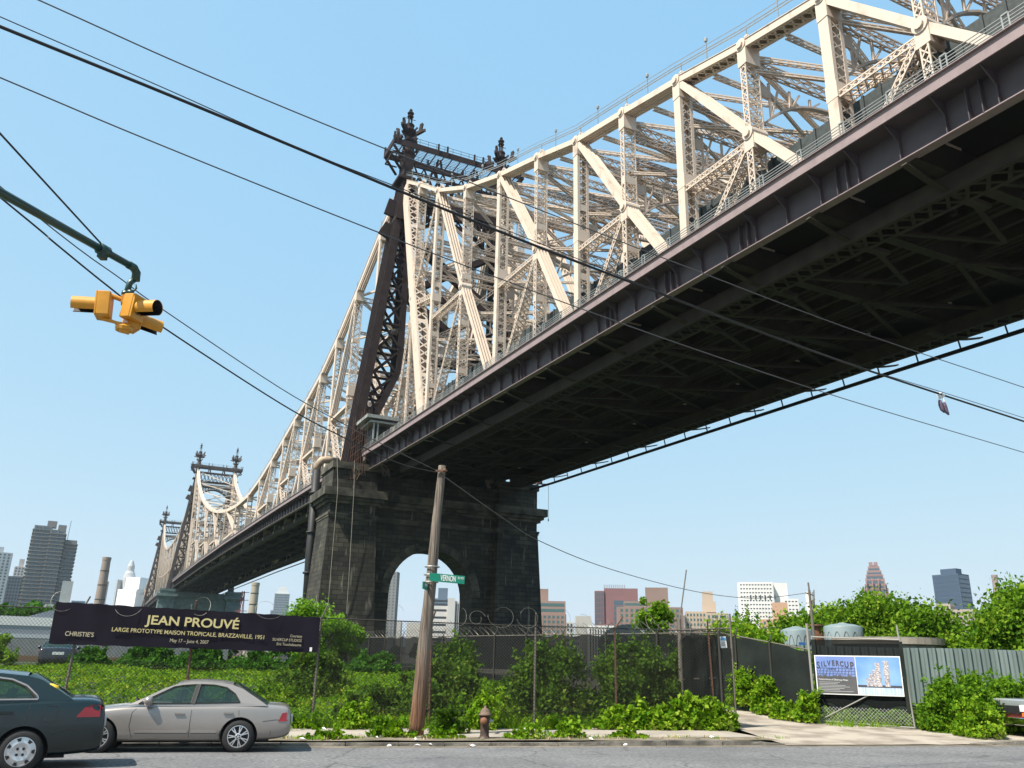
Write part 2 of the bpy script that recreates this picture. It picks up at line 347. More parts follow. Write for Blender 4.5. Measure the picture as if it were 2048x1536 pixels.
# pavement with slab joints
DU0, DU1 = 12.3, 17.7
b = MB(); u = -60
while u < DU0-.1:
    u1 = min(u+1.5, DU0); b.box(tuple((0, 0, 0)), (0, 0, 0)) if 0 else None
    vs4 = [UV(u+.008, 20.9, .115), UV(u1-.008, 20.9, .115), UV(u1-.008, 23.3, .13), UV(u+.008, 23.3, .13)]
    b.add([p+Vector((0, 0, -.1)) for p in vs4]+vs4, [(4, 5, 6, 7), (0, 1, 5, 4), (1, 2, 6, 5), (3, 0, 4, 7)]); u = u1
b.build('pavement', 'concrete', kind='structure')
b = MB()
N1 = 160
for i in range(N1+1):
    u = -60+(DU0+60)*i/N1
    for v in (19.98, 20.3, 20.6, 20.93): b.v.append(tuple(UV(u, v, .10+.02*random.random())))
for i in range(N1):
    for j in range(3): b.f.append((i*4+j, (i+1)*4+j, (i+1)*4+j+1, i*4+j+1))
b.build('verge', 'dirt', kind='structure')
# kerb stones
def kerbrun(u0, u1, hz, name):
    b = MB(); u = u0
    while u < u1:
        L = random.uniform(.9, 1.6); e = min(u+L, u1); h = hz(u) if callable(hz) else hz; h2 = hz(e) if callable(hz) else hz
        j = random.uniform(-.02, .02)
        vv = [UV(u+.012, 19.8+j, -.05), UV(e-.012, 19.8+j, -.05), UV(e-.012, 20, -.05), UV(u+.012, 20, -.05), UV(u+.012, 19.83+j, h), UV(e-.012, 19.83+j, h2), UV(e-.012, 20, h2), UV(u+.012, 20, h)]
        b.add(vv, [(4, 5, 6, 7), (0, 1, 5, 4), (1, 2, 6, 5), (3, 0, 4, 7)]); u = e
    b.build(name, 'kerb', kind='structure')
kerbrun(-60, 12.9, lambda u: .07+.05*min(1, max(0, (u-7)/2)) if u < 10.8 else max(.02, .12-.05*(u-10.8)), 'kerb')
kerbrun(17.7, 60, lambda u: .03 if u < 18.6 else .10, 'kerb')
b = MB()
for i in range(121):
    u = -30+i*.5
    for v, z in ((19.36+.1*random.random(), roadz(19.4)+.005), (19.81, .006)): b.v.append(tuple(UV(u, v, z)))
for i in range(120): b.f.append((2*i, 2*i+2, 2*i+3, 2*i+1))
b.build('gutter', 'dirt', kind='structure')
# driveway: crossing, then the path running up between the fences
b = MB()
path = [(12.3, 19.74, 18.4, .008), (12.4, 21.2, 24.5, .09), (12.9, 23.2, 24, .13), (13.0, 25.0, 19, .2), (13.2, 27.0, 16.6, .30), (13.0, 29.0, 16.2, .42), (12.4, 32, 15.6, .72), (11.0, 38, 14.6, 1.2), (8, 46, 12.6, 1.5), (4, 60, 9.5, 1.53)]
for (ul, v, ur, z) in path:
    for k in range(13):
        u = ul+(ur-ul)*k/12; b.v.append(tuple(UV(u, v, max(z, gz(u, v) if v > 24 else 0)+.015+.012*random.random())))
for j in range(len(path)-1):
    for i in range(12): b.f.append((j*13+i, j*13+i+1, (j+1)*13+i+1, (j+1)*13+i))
b.build('driveway', 'gravel', kind='structure', smooth=True)
b = MB()
vv = [(19.4, 19.95, .0), (60, 19.95, .09), (60, 23.4, .12), (19.4, 23.4, .12)]
for i in range(31):
    u = 19.2+i*1.3
    for v, z in ((19.98, .03 if u < 19.3 else .09), (21, .1), (22.2, .11), (23.4, .12)): b.v.append(tuple(UV(u, v, z+.01*random.random())))
for i in range(30):
    for j in range(3): b.f.append((i*4+j, (i+1)*4+j, (i+1)*4+j+1, i*4+j+1))
b.build('path', 'gravel', kind='structure')

# =================================================================== BRIDGE
BA = R(25.77)
LATV = Vector((math.cos(BA), math.sin(BA), 0)); BHV = Vector((-math.sin(BA), math.cos(BA), 0))
def W(s, t, z=0): return LATV*s+BHV*t+Vector((0, 0, z))
S1, S2 = 37.3, 55.1; SC_ = 46.2
ORG = (SC_, 121., 0.)
bridge = empty('steel_bridge', W(*ORG), BA, 'long cream painted steel cantilever bridge with dark ornate towers crossing overhead into the distance', 'bridge')
def bb(mb, name, m, parent=None, smooth=False, **k): return mb.build(name, m, parent or bridge, org=ORG if (parent is None or parent is bridge or k.pop('abs_', True)) else None, smooth=smooth, **k)
def zb(t): return float(np.interp(t, [-60, 0, 17.6, 33, 46, 72, 111, 147, 188, 266, 330, 443, 560, 650, 1000], [24.6, 25.6, 26.1, 26.6, 26.95, 27.5, 28.3, 29.5, 30.6, 32.3, 33.2, 34.0, 34.2, 33.8, 27]))
def ztop(t): return float(np.interp(t, [-60, 3, 10, 17, 24, 30.5, 38, 45.8, 53.9, 62.3, 70.9, 80.9, 92, 103.2, 112, 121, 133, 147, 160, 172, 184, 196, 208, 222, 238, 256, 280, 305, 327, 345, 362, 380, 400, 420, 432, 443, 455, 470, 490, 515, 546, 577, 602, 622, 637, 650, 662, 680, 720, 800, 1000],
    [40, 41, 41.3, 41.8, 42.6, 43.9, 45.8, 48.2, 50.4, 52.6, 55.8, 59.2, 63.6, 69.3, 75.2, 81, 77, 70.5, 65, 61, 58.5, 57, 54.8, 52.3, 50, 48.5, 49, 51, 54, 57, 60.5, 65, 71, 79, 85, 93, 85, 77, 71, 67, 66, 67, 71, 77, 85, 93, 85, 74, 62, 52, 48]))
# --- deck: fascia girder, slab, underside
def seg(a, b_, st):
    n = max(1, int(round((b_-a)/st))); return [a+(b_-a)*i/n for i in range(n+1)]
segs = seg(-40, 118.6, 4)+seg(125.4, 440, 8)+seg(446, 900, 16)
def strip(mb, sa, sb_, z0, z1, ts):
    for a, c in zip(ts[:-1], ts[1:]):
        if a < 118.7 and c > 125: continue
        za, zc = zb(a), zb(c)
        mb.add([(sa, a, za+z0), (sb_, a, za+z0), (sb_, a, za+z1), (sa, a, za+z1), (sa, c, zc+z0), (sb_, c, zc+z0), (sb_, c, zc+z1), (sa, c, zc+z1)],
               [(0, 1, 2, 3), (7, 6, 5, 4), (4, 5, 1, 0), (5, 6, 2, 1), (6, 7, 3, 2), (7, 4, 0, 3)])
full = sorted(set(segs+[122]))
SEG_ALL = segs
for side, segs in ((-1, seg(-40, 118.6, 4)), (-1, seg(125.4, 440, 8)+seg(446, 900, 16)), (1, seg(-40, 118.6, 4)), (1, seg(125.4, 440, 8)+seg(446, 900, 16))):
    RUNA = segs[0] < 0
    o_ = lambda x: SC_+side*x
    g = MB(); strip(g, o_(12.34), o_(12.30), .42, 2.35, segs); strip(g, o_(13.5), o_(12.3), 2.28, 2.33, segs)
    girder = bb(g, 'fascia_girder', 'plum_shaded' if side < 0 else 'under')
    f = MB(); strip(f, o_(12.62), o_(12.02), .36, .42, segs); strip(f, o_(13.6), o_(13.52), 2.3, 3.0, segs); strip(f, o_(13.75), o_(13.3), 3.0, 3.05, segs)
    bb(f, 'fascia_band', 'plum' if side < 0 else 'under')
    st = MB()
    for t in (seg(-40, 118, 2.7) if RUNA else seg(128, 440, 2.9)):
        z = zb(t); st.bar((o_(12.45), t, z+.42), (o_(12.45), t, z+2.28), .06, .24, (1, 0, 0))
        st.add([(o_(12.36), t-.03, z+2.28), (o_(13.48), t-.03, z+2.28), (o_(12.36), t-.03, z+1.3), (o_(12.36), t+.03, z+2.28), (o_(13.48), t+.03, z+2.28), (o_(12.36), t+.03, z+1.3)], [(0, 1, 2), (5, 4, 3), (0, 2, 5, 3), (2, 1, 4, 5)])
    for t in (seg(-36, 116, 8.1) if RUNA else []):
        for d in (-.35, .35): st.bar((o_(12.5), t+d, zb(t+d)+.42), (o_(12.5), t+d, zb(t+d)+2.28), .05, .3, (1, 0, 0))
    bb(st, 'stiffener', 'plum_shaded' if side < 0 else 'under', kind='stuff')
    # railing
    r = MB(); ts_ = segs
    for z in (3.2, 3.38, 3.56, 3.76):
        strip(r, o_(13.65), o_(13.61), z, z+.04, segs)
    for t in (seg(-39, 117.5, 3.1) if RUNA else []):
        for d in (-.16, .16): r.bar((o_(13.63), t+d, zb(t)+3.0), (o_(13.63), t+d, zb(t)+3.86), .065, .07)
        r.bar((o_(13.63), t-.16, zb(t)+3.84), (o_(13.63), t+.16, zb(t)+3.84), .1, .08)
    for t in ([] if RUNA else seg(127, 440, 5)): r.bar((o_(13.63), t, zb(t)+3.0), (o_(13.63), t, zb(t)+3.86), .12, .12)
    bb(r, 'railing', 'galv')
segs = SEG_ALL
if True:
    # the lighter outer rail below the far edge and its hangers
    r = MB(); strip(r, SC_+14.7, SC_+14.45, .1, .38, segs)
    for t in seg(-36, 118, 4.05): r.bar((SC_+14.55, t, zb(t)+.2), (SC_+14.3, t, zb(t)+1.3), .1, .1); r.bar((SC_+13.4, t, zb(t)+1.2), (SC_+14.6, t, zb(t)+1.2), .1, .12)
    bb(r, 'service_rail', 'under')
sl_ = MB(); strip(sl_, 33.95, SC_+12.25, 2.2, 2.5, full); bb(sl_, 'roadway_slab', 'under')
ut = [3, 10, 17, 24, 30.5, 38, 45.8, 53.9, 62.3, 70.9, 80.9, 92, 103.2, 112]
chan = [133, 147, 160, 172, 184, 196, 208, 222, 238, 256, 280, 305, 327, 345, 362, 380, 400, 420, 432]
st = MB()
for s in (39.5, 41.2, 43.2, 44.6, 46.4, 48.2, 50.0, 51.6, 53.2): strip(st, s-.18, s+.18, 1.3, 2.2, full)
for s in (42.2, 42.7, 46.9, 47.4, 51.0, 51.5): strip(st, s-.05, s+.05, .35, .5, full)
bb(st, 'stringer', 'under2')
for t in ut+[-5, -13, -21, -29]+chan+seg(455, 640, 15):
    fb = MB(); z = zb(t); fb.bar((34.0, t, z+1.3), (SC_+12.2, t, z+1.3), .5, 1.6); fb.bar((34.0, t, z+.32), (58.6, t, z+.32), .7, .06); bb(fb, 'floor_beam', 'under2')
fb = MB()
for a, c in zip(ut[:-1], ut[1:]):
    m_ = (a+c)/2
    for (sa, sb_) in ((37.3, 46.2), (46.2, 55.1)):
        fb.bar((sa, a, zb(a)+.25), (sb_, m_, zb(m_)+.25), .28, .2); fb.bar((sa, c, zb(c)+.25), (sb_, m_, zb(m_)+.25), .28, .2)
        fb.bar(((sa+sb_)/2, m_, zb(m_)+.9), ((sa+sb_)/2, m_, zb(m_)+2.2), .3, .3)
bb(fb, 'bottom_bracing', 'under2')
# curved brackets and inspection ladders under the deck
for t in ut:
    z = zb(t)
    for side in (-1, 1):
        cb = MB(); pr = None
        for k in range(9):
            a = k/8*math.pi/2; p = (SC_+side*(12.75-4.6*math.sin(a)*1.0), t, z+.0-1.15*math.sin(a)**1.3+.0)
            p = (SC_+side*(12.75-4.2*k/8), t, z-.02-.75*math.sin(k/8*math.pi/2))
            if pr: cb.bar(pr, p, .34, .1)
            pr = p
        cb.bar(pr, (SC_+side*6.5, t, z-.77), .5, .25); bb(cb, 'curved_bracket', 'under2')
lc = MB()
for s in (S1, S2):
    nodes = [-36]+ut
    for a, c in zip(nodes[:-1], nodes[1:]): lc.laced((s, a, zb(a)-.35), (s, c, zb(c)-.35), 1.7, 1.1, (0, 0, 1), True, 1.1, .2)
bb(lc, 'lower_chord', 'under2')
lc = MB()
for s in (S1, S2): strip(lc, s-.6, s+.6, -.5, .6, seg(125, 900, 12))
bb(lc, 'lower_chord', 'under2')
# upper deck
ud = MB()
strip(ud, 39.1, 53.3, 8.3, 9.0, full); strip(ud, 38.9, 39.05, 7.4, 10.0, full); strip(ud, 53.35, 53.5, 7.4, 10.0, full)
for t in seg(-39, 118, 1.35): ud.bar((38.86, t, zb(t)+7.5), (38.86, t, zb(t)+10.05), .16, .16)
for t in ut: ud.bar((S1, t, zb(t)+7.9), (S2, t, zb(t)+7.9), .6, .9)
bb(ud, 'upper_roadway', 'blackscreen')
# --- trusses
majors = {103.2, 80.9, 62.3, 45.8, 30.5, 17, 3}
def mid(t): return float(np.interp(t, [3, 24, 38, 53.9, 70.9, 92, 112], [34.5, 36.1, 37.8, 40.2, 44.0, 48.4, 55]))
def gusset(mb, s, t, z, r=.95, w=1.75): mb.lathe([(r, -w/2), (r, w/2)], (s, t, z), 14, 'x'); mb.lathe([(.3, -w/2-.14), (.3, w/2+.14)], (s, t, z), 10, 'x')
for s in (S1, S2):
    for t in ut:
        zt = ztop(t); z0 = zb(t)+2.4; g = MB()
        solid = t in majors
        g.laced((s, t, z0), (s, t, zt-.3), 1.3, .80 if solid else .60, (0, 1, 0), solid, .8 if solid else .62, .085, batten=6.5)
        g.box((s-.69, t-.44, zt-1.8), (s+.69, t+.44, zt-.4))
        g.box((s-.67, t-.46, mid(t)-1.1), (s+.67, t+.46, mid(t)+.1))
        gusset(g, s, t, zt, .5, 1.5)
        if not solid: gusset(g, s, t, mid(t)+.3, .52, 1.5)
        # lamp stanchion above the chord
        bb(g, 'truss_post', 'cream')
    # top chord, eyebars and boxes
    g = MB(); nodes = [-30]+ut+[121]
    for a, c in zip(nodes[:-1], nodes[1:]):
        p = (s, a, ztop(a)); q = (s, c, ztop(c))
        if c <= 46 or a >= 103:
            g.laced(p, q, 1.3, .58, (0, 0, 1), True, .9, .16)
            d = (Vector(q)-Vector(p)).normalized(); u = Vector((0, -d.z, d.y))
            g.bar(Vector(p)+u*.32, Vector(q)+u*.32, 1.42, .05, (0, 0, 1))
        else:
            for k in (-.62, -.31, 0, .31, .62): g.bar((s+k, a, ztop(a)), (s+k, c, ztop(c)), .12, .56)
        g.bar((s, c, ztop(c)+.5), (s, c, ztop(c)+1.15), .75, .9, (0, 1, 0), .3)
    bb(g, 'top_chord', 'cream')
    hr = MB(); nodes2 = nodes
    for a, c in zip(nodes2[:-1], nodes2[1:]):
        for dz, rr in ((1.25, .035), (1.5, .03), (1.9, .02)):
            hr.bar((s-.55, a, ztop(a)+dz), (s-.55, c, ztop(c)+dz), rr*2, rr*2)
        m_ = (a+c)/2; zm = (ztop(a)+ztop(c))/2; hr.bar((s-.55, m_, zm+.4), (s-.55, m_, zm+2.1), .06, .06); hr.lathe([(.02, 0), (.13, .1), (.16, .35), (.05, .5)], (s-.55, m_, zm+2.1), 8)
        hr.bar((s, c, ztop(c)+1.1), (s, c, ztop(c)+1.9), .07, .07)
    bb(hr, 'chord_handrail', 'galv')
    # diagonals in pairs of panels
    mj = [103.2, 80.9, 62.3, 45.8, 30.5, 17, 3]; sb = [92, 70.9, 53.9, 38, 24, 10]
    for i, m_ in enumerate(sb):
        a, c = mj[i], mj[i+1]
        zt, zm, zl = ztop(a), mid(m_)+.3, zb(c)+2.6
        d1, d2 = MB(), MB()
        offs = (-.6, -.2, .2, .6) if m_ in (92, 70.9) else (-.55, -.28, 0, .28, .55)
        for k in offs:
            wd = .12; hh = .46 if m_ == 92 else .56
            d1.bar((s+k, a, zt), (s+k, m_, zm), wd, hh); d2.bar((s+k*.95, m_, zm), (s+k*.95, c, zl), wd, hh)
        if m_ in (53.9, 38, 24): d1.bar((s+.3, a, zt), (s+.3, m_, zm), .6, .4); d2.bar((s+.3, m_, zm), (s+.3, c, zl), .6, .4)
        bb(d1, 'eyebar_diagonal', 'cream'); bb(d2, 'eyebar_diagonal', 'cream')
        d3 = MB(); d3.laced((s, m_, zm-.2), (s, a, zb(a)+2.5), 1.05, .5, (0, 0, 1), False, .6, .08)
        bb(d3, 'sub_diagonal', 'cream')
        d4 = MB(); d4.laced((s, m_, zm-.6), (s, a, zm-.6+(zb(a)-zb(m_))), 1.05, .5, (0, 0, 1), False, .6, .08)
        bb(d4, 'longitudinal_strut', 'cream')
    # end post leaning from the tower head down to the first panel point
    e = MB(); e.laced((s, 119.2, 78.5), (s, 103.2, zb(103)+2.5), 1.9, 2.1, (0, 0, 1), True, 1.5, .22, batten=9)
    e.laced((s, 112, 55), (s, 118.5, zb(118)+2.5), 1.1, .9, (0, 0, 1), False, .8, .1)
    e.laced((s, 112, 55), (s, 112, zb(112)+2.5), 1.1, .9, (0, 1, 0), False, .8, .1); gusset(e, s, 112, 55, .8, 1.8)
    e.laced((s, 112, 54), (s, 103.2, 52), 1.1, .8, (0, 0, 1), False, .8, .1); e.laced((s, 103.2, ztop(103)), (s, 112, 55), 1., .7, (0, 0, 1), False, .9, .1)
    bb(e, 'inclined_end_post', 'cream')
# transverse bracing between the two trusses
def sway(t, lod=1):
    g = MB(); zt = ztop(t); zp = zb(t)+16.2; a, c = S1+.7, S2-.7
    th = .1 if lod else .18
    def beam(z, h):
        if lod: g.laced((a, t, z), (c, t, z), .4, h*.8, (0, 0, 1), False, h*.95, .07)
        else: g.bar((a, t, z+h/2), (c, t, z+h/2), .35, .3); g.bar((a, t, z-h/2), (c, t, z-h/2), .35, .3)
    beam(zt-1.4, 1.2)
    def X(z0, z1):
        for q in (1, -1):
            p = (a, t, z0 if q > 0 else z1); r_ = (c, t, z1 if q > 0 else z0)
            if lod: g.laced(p, r_, .26, .42, (0, 0, 1), False, .6, .06, both=False)
            else: g.bar(p, r_, .28, .3)
    if zt-zp > 5:
        beam(zp+1, 1.4); zs = zp+1.6; n = max(1, round((zt-2-zs)/11))
        for i in range(n):
            z0 = zs+(zt-2-zs)*i/n; z1 = zs+(zt-2-zs)*(i+1)/n; X(z0, z1)
            if i: beam(z0, .9)
    zarch = min(zp, zt-2.2); pr = None
    for k in range(17):
        x = -1+2*k/16; z = zarch-.2-3.6*abs(x)**2.6; p = (SC_+x*8.2, t, z)
        if pr:
            g.bar(pr, p, .36, .16)
            if k % 2 and lod: g.bar(p, (p[0], t, zarch+.3), .18, .14); g.bar(p, (p[0]+(1.0 if x < 0 else -1.0), t, zarch+.3), .18, .12)
        pr = p
    if lod and zt-zarch > 7:
        for fr in (.33, .66): beam(zarch+(zt-zarch)*fr, .7)
    for q in (a, c):
        g.box((q-1.1 if q > SC_ else q-.1, t-.06, zarch-1.1), (q+.1 if q > SC_ else q+1.1, t+.06, zarch-.1))
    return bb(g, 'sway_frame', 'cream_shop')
for t in ut: sway(t)
lt = MB(); nodes = [-30]+ut+[121]
for a, c in zip(nodes[:-1], nodes[1:]):
    for q in (1, -1):
        p = (S1 if q > 0 else S2, a, ztop(a)-.9); r_ = (S2 if q > 0 else S1, c, ztop(c)-.9)
        lt.laced(p, r_, .34, .34, (0, 0, 1), False, .7, .06, both=False)
    m_ = (a+c)/2; zm = (ztop(a)+ztop(c))/2-.9; lt.laced((S1, m_, zm), (S2, m_, zm), .3, .4, (0, 0, 1), False, .6, .06, both=False)
for a, c in zip(ut[:-1], ut[1:]):
    for q in (1, -1):
        lt.laced((S1 if q > 0 else S2, a, min(zb(a)+17, ztop(a)-1.6)), (S2 if q > 0 else S1, c, min(zb(c)+17, ztop(c)-1.6)), .22, .3, (0, 0, 1), False, .6, .05, both=False)
bb(lt, 'lateral_bracing', 'cream')
# channel span
prof_major = True
for s in (S1, S2):
    for i, t in enumerate(chan):
        g = MB(); zt = ztop(t); solid = i % 2 == 0
        lod = t < 240
        if lod: g.laced((s, t, zb(t)), (s, t, zt), 1.4, 1.0, (0, 1, 0), solid, 1.2, .13, batten=9)
        else:
            for k in (-.6, .6): g.bar((s+k, t, zb(t)), (s+k, t, zt), .2, 1.2 if solid else .8, (0, 1, 0))
            for z in np.arange(zb(t)+2, zt, 2.2): g.bar((s-.6, t, z), (s+.6, t, z), .8, .5, (0, 0, 1))
        zm = zb(t)+(zt-zb(t))*.5; g.box((s-.75, t-.7, zt-2), (s+.75, t+.7, zt)); g.box((s-.75, t-.7, zm-1), (s+.75, t+.7, zm+1))
        bb(g, 'truss_post', 'cream' if lod else 'cream_rust')
    g = MB(); nodes = [121]+chan+[443]
    for a, c in zip(nodes[:-1], nodes[1:]):
        if a < 240:
            for k in (-.6, -.2, .2, .6): g.bar((s+k, a, ztop(a)), (s+k, c, ztop(c)), .14, .9)
        else: g.bar((s, a, ztop(a)), (s, c, ztop(c)), 1.3, 1.1)
        g.bar((s-.5, a, ztop(a)+1.6), (s-.5, c, ztop(c)+1.6), .12, .12)
    bb(g, 'top_chord', 'cream')
    hr = MB()
    for a, c in zip(nodes[:-1], nodes[1:]): hr.bar((s-.6, a, ztop(a)+.5), (s-.6, a, ztop(a)+2.2), .08, .08)
    bb(hr, 'chord_handrail', 'galv')
    # paired diagonals, falling away from each tower
    nn = [121]+chan+[443]
    for i in range(0, len(nn)-2, 2):
        a, m_, c = nn[i], nn[i+1], nn[i+2]
        g = MB()
        if c > 290: a, c = c, a
        zmid = zb(m_)+(ztop(m_)-zb(m_))*.5
        for k in (-.5, -.17, .17, .5): g.bar((s+k, a, ztop(a)), (s+k, m_, zmid), .13, .75); g.bar((s+k, m_, zmid), (s+k, c, zb(c)), .13, .75)
        bb(g, 'eyebar_diagonal', 'cream')
        g = MB(); g.laced((s, m_, zmid), (s, a, zb(a)), 1.0, .8, (0, 0, 1), False, 1.2, .14, both=a < 250) if a < 250 else g.bar((s, m_, zmid), (s, a, zb(a)), 1., .6)
        g.bar((s, m_, zmid), (s, a, zmid), 1.0, .5)
        bb(g, 'sub_diagonal', 'cream')
    e = MB(); e.laced((s, 122.8, 78), (s, 147, zb(147)), 1.6, 1.3, (0, 0, 1), True, 1.6, .2); bb(e, 'inclined_end_post', 'cream')
    e = MB(); e.bar((s, 441.5, 90), (s, 420, zb(420)), 1.8, 1.8); e.bar((s, 444.5, 90), (s, 466, zb(466)), 1.8, 1.8); e.bar((s, 651.5, 90), (s, 674, zb(670)), 1.8, 1.8); bb(e, 'inclined_end_post', 'cream_rust')
for i, t in enumerate(chan):
    if i % 2 == 0 or t < 230: sway(t, 1 if t < 200 else 0)
lt = MB()
for a, c in zip([121]+chan, chan+[443]):
    for q in (1, -1): lt.bar((S1 if q > 0 else S2, a, ztop(a)-.9), (S2 if q > 0 else S1, c, ztop(c)-.9), .4, .35)
bb(lt, 'lateral_bracing', 'cream')
# island span and the far spans, small in the picture: one web per side
for s in (S1, S2):
    g = MB(); nodes = [443]+seg(458, 635, 12)+[650]+seg(665, 860, 15)
    for j, (a, c) in enumerate(zip(nodes[:-1], nodes[1:])):
        g.bar((s, a, ztop(a)), (s, c, ztop(c)), 1.2, 1.1); g.bar((s-.5, a, zb(a)), (s-.5, a, ztop(a)), .3, 1., (0, 1, 0)); g.bar((s+.5, a, zb(a)), (s+.5, a, ztop(a)), .3, 1., (0, 1, 0))
        zm = (zb(a)+ztop(a))/2; g.bar((s, a, zm), (s, c, zm), 1, .6)
        if j % 2: g.bar((s, a, ztop(a)), (s, c, zb(c)), 1., .8)
        else: g.bar((s, a, zb(a)), (s, c, ztop(c)), 1., .8)
    bb(g, 'side_truss', 'cream_rust')
for t in seg(470, 635, 27): sway(t, 0)

# --- towers
def tower(t0, zp, zt, m, fs=.78):
    """zp pier top, zt platform level"""
    tw = empty('tower', (0, 0, 0)); tw.parent = bridge
    for side in (-1, 1):
        S = lambda x: SC_+side*x          # x measured outward from the centre line
        xt = 9.0; g = MB(); zl = zt-6
        # outer battered leg: ribs of plates
        for k, tt in enumerate(np.linspace(-1.9, 1.9, 5)):
            g.prism([(xt+1.1, zl), (15.7, zp), (14.2, zp), (xt-.1, zl)], lambda a, b_, t: (S(a), t, b_), t0+tt-.09, t0+tt+.09)
        g.prism([(xt+.5, zl), (15.0, zp), (14.2, zp), (xt-.1, zl)], lambda a, b_, t: (S(a), t, b_), t0-1.85, t0+1.85)
        # inner leg: straight, then splayed to the foot
        zk = zp+16; kx = 8.9
        for (x0, z0, x1, z1) in ((8.4, zl, 8.4, zk), (8.4, zk, 13.6, zp+3)):
            for tt in (-1.5, 1.5): g.bar((S(x0), t0+tt, z0), (S(x1), t0+tt, z1), 1.0, .45, (0, 1, 0))
        # web lattice between the two legs
        z = zp+6
        while z < zl-8:
            xo = 14.1+(xt-.2-14.1)*(z-zp)/(zl-zp); xi = 8.4 if z > zk else 8.4+(13.6-8.4)*(zk-z)/(zk-zp-3)
            dz = max(2., min(4.2, xo-xi+1.2)); xo2 = 14.1+(xt-.2-14.1)*(z+dz-zp)/(zl-zp); xi2 = 8.4 if z+dz > zk else 8.4+(13.6-8.4)*(zk-z-dz)/(zk-zp-3)
            for tt in (-1.5, 1.5):
                g.bar((S(xo), t0+tt, z), (S(xi2), t0+tt, z+dz), .3, .45, (0, 1, 0)); g.bar((S(xi), t0+tt, z), (S(xo2), t0+tt, z+dz), .3, .45, (0, 1, 0)); g.bar((S(xo), t0+tt, z), (S(xi), t0+tt, z), .3, .4, (0, 1, 0))
            z += dz
        for tt in (-1.75, 1.75): g.prism([(15.3, zp), (14.0, zp+9), (12.2, zp+9), (13.2, zp+2), (13.2, zp)], lambda a, b_, t: (S(a), t, b_), t0+tt-.1, t0+tt+.1)
        # head
        g.box((min(S(8.25), S(9.95)), t0-1.4, zl-1), (max(S(8.25), S(9.95)), t0+1.4, zt))
        for z in (zl-8, zl): g.bar((S(9.5), t0-2.3, z), (S(9.5), t0+2.3, z), 3., .5)
        g.bar((S(10.6), t0, zl-9), (S(11.6), t0, zl-11.2), 3.4, .8, (0, 1, 0)); g.bar((S(11.0), t0, zl-7), (S(10.3), t0, zl-4), 3., .5, (0, 1, 0))
        g.build('leg', m, tw, org=ORG)
        # finial
        f = MB(); c = (S(9.0), t0); n8 = 8
        def ring(r, z): return [(c[0]+r*math.cos(math.pi*(2*j+1)/8), c[1]+r*math.sin(math.pi*(2*j+1)/8), z) for j in range(8)]
        prof = [(2.0, 0), (1.75, 1.2), (1.35, 3.0), (1.2, 3.9), (1.6, 4.1), (1.6, 4.5), (.95, 5.0), (1.15, 6.0), (2.1, 7.0), (2.2, 7.25), (1.3, 7.3), (1.15, 8.6), (1.3, 9.3), (1.35, 9.5), (.5, 9.9), (.34, 10.0)]
        rs = [ring(r*.76*(.55+.45*fs), zt+z*fs) for r, z in prof]
        for i in range(len(rs)-1):
            f.add(rs[i]+rs[i+1], [(j, (j+1) % 8, 8+(j+1) % 8, 8+j) for j in range(8)])
        for j in range(4):
            a = math.pi/4+j*math.pi/2; dx, dy = math.cos(a), math.sin(a)
            P_ = lambda r, z: (c[0]+dx*r*(.5+.5*fs), c[1]+dy*r*(.5+.5*fs), zt+z*fs)
            f.bar(P_(1.7, 6.2), P_(3.3, 7.0), .5, .6); f.bar(P_(2.6, 6.9), P_(2.85, 8.9), .42, .5); f.bar(P_(2.55, 8.8), P_(3.2, 9.2), .35, .35); f.bar(P_(3.1, 6.9), P_(3.8, 6.9), .3, .5)
            f.bar(P_(1.1, 7.4), P_(1.9, 8.3), .2, .3); f.bar(P_(.45, 9.9), P_(.38, 13.0), .14, .14)
            f.bar(P_(1.5, 4.2), P_(2.0, 4.9), .3, .3); f.bar(P_(1.9, 0), P_(2.3, 1.6), .25, .5)
        f.lathe([(r_, zt+z_*fs) for r_, z_ in ((.5, 12.2), (.6, 12.35), (.45, 12.6), (.25, 12.7), (.5, 13.1), (.62, 13.5), (.4, 13.9), (.12, 14.1), (.3, 14.4), (.25, 14.7), (.03, 15.1))], (c[0], c[1], 0), 10)
        f.bar((c[0]-1.0, c[1], zt+11.6*fs), (c[0]+1.0, c[1], zt+11.6*fs), .08, .08); f.bar((c[0], c[1]-1.0, zt+11.8*fs), (c[0], c[1]+1.0, zt+11.8*fs), .08, .08)
        f.build('finial', m, tw, org=ORG)
    # platform
    p = MB(); a, c = SC_-12.4, SC_+12.4
    for tt in (-2.6, 2.6): p.bar((a, t0+tt, zt+.3), (c, t0+tt, zt+.3), .2, 1.1)
    for x in np.arange(a, c+.1, 1.55): p.bar((x, t0-2.6, zt-.1), (x, t0+2.6, zt-.1), .14, .2)
    for tt in np.arange(-2.4, 2.5, .45): p.bar((a, t0+tt, zt+.02), (c, t0+tt, zt+.02), .06, .05)
    for x in (a, c): p.bar((x, t0-2.6, zt+.3), (x, t0+2.6, zt+.3), .2, 1.1)
    for x in (a, a+.6, SC_-4.3, SC_-2.6, SC_+2.6, SC_+4.3, c-.6, c):
        for tt in (-2.7, 2.7): p.bar((x, t0+tt, zt-.2), (x, t0+tt, zt+2.0), .28, .28)
    for side in (-1, 1):
        for tt in (-2.3, 0, 2.3):
            p.bar((SC_+side*12.3, t0+tt, zt-.4), (SC_+side*10.2, t0+tt, zt-3.2), .25, .4); p.bar((SC_+side*12.3, t0+tt, zt-1.6), (SC_+side*10.2, t0+tt, zt-1.6), .2, .2)
        p.bar((SC_+side*12.3, t0-2.3, zt-1.6), (SC_+side*12.3, t0+2.3, zt-1.6), .2, .3)
    p.build('platform', m, tw, org=ORG)
    r = MB()
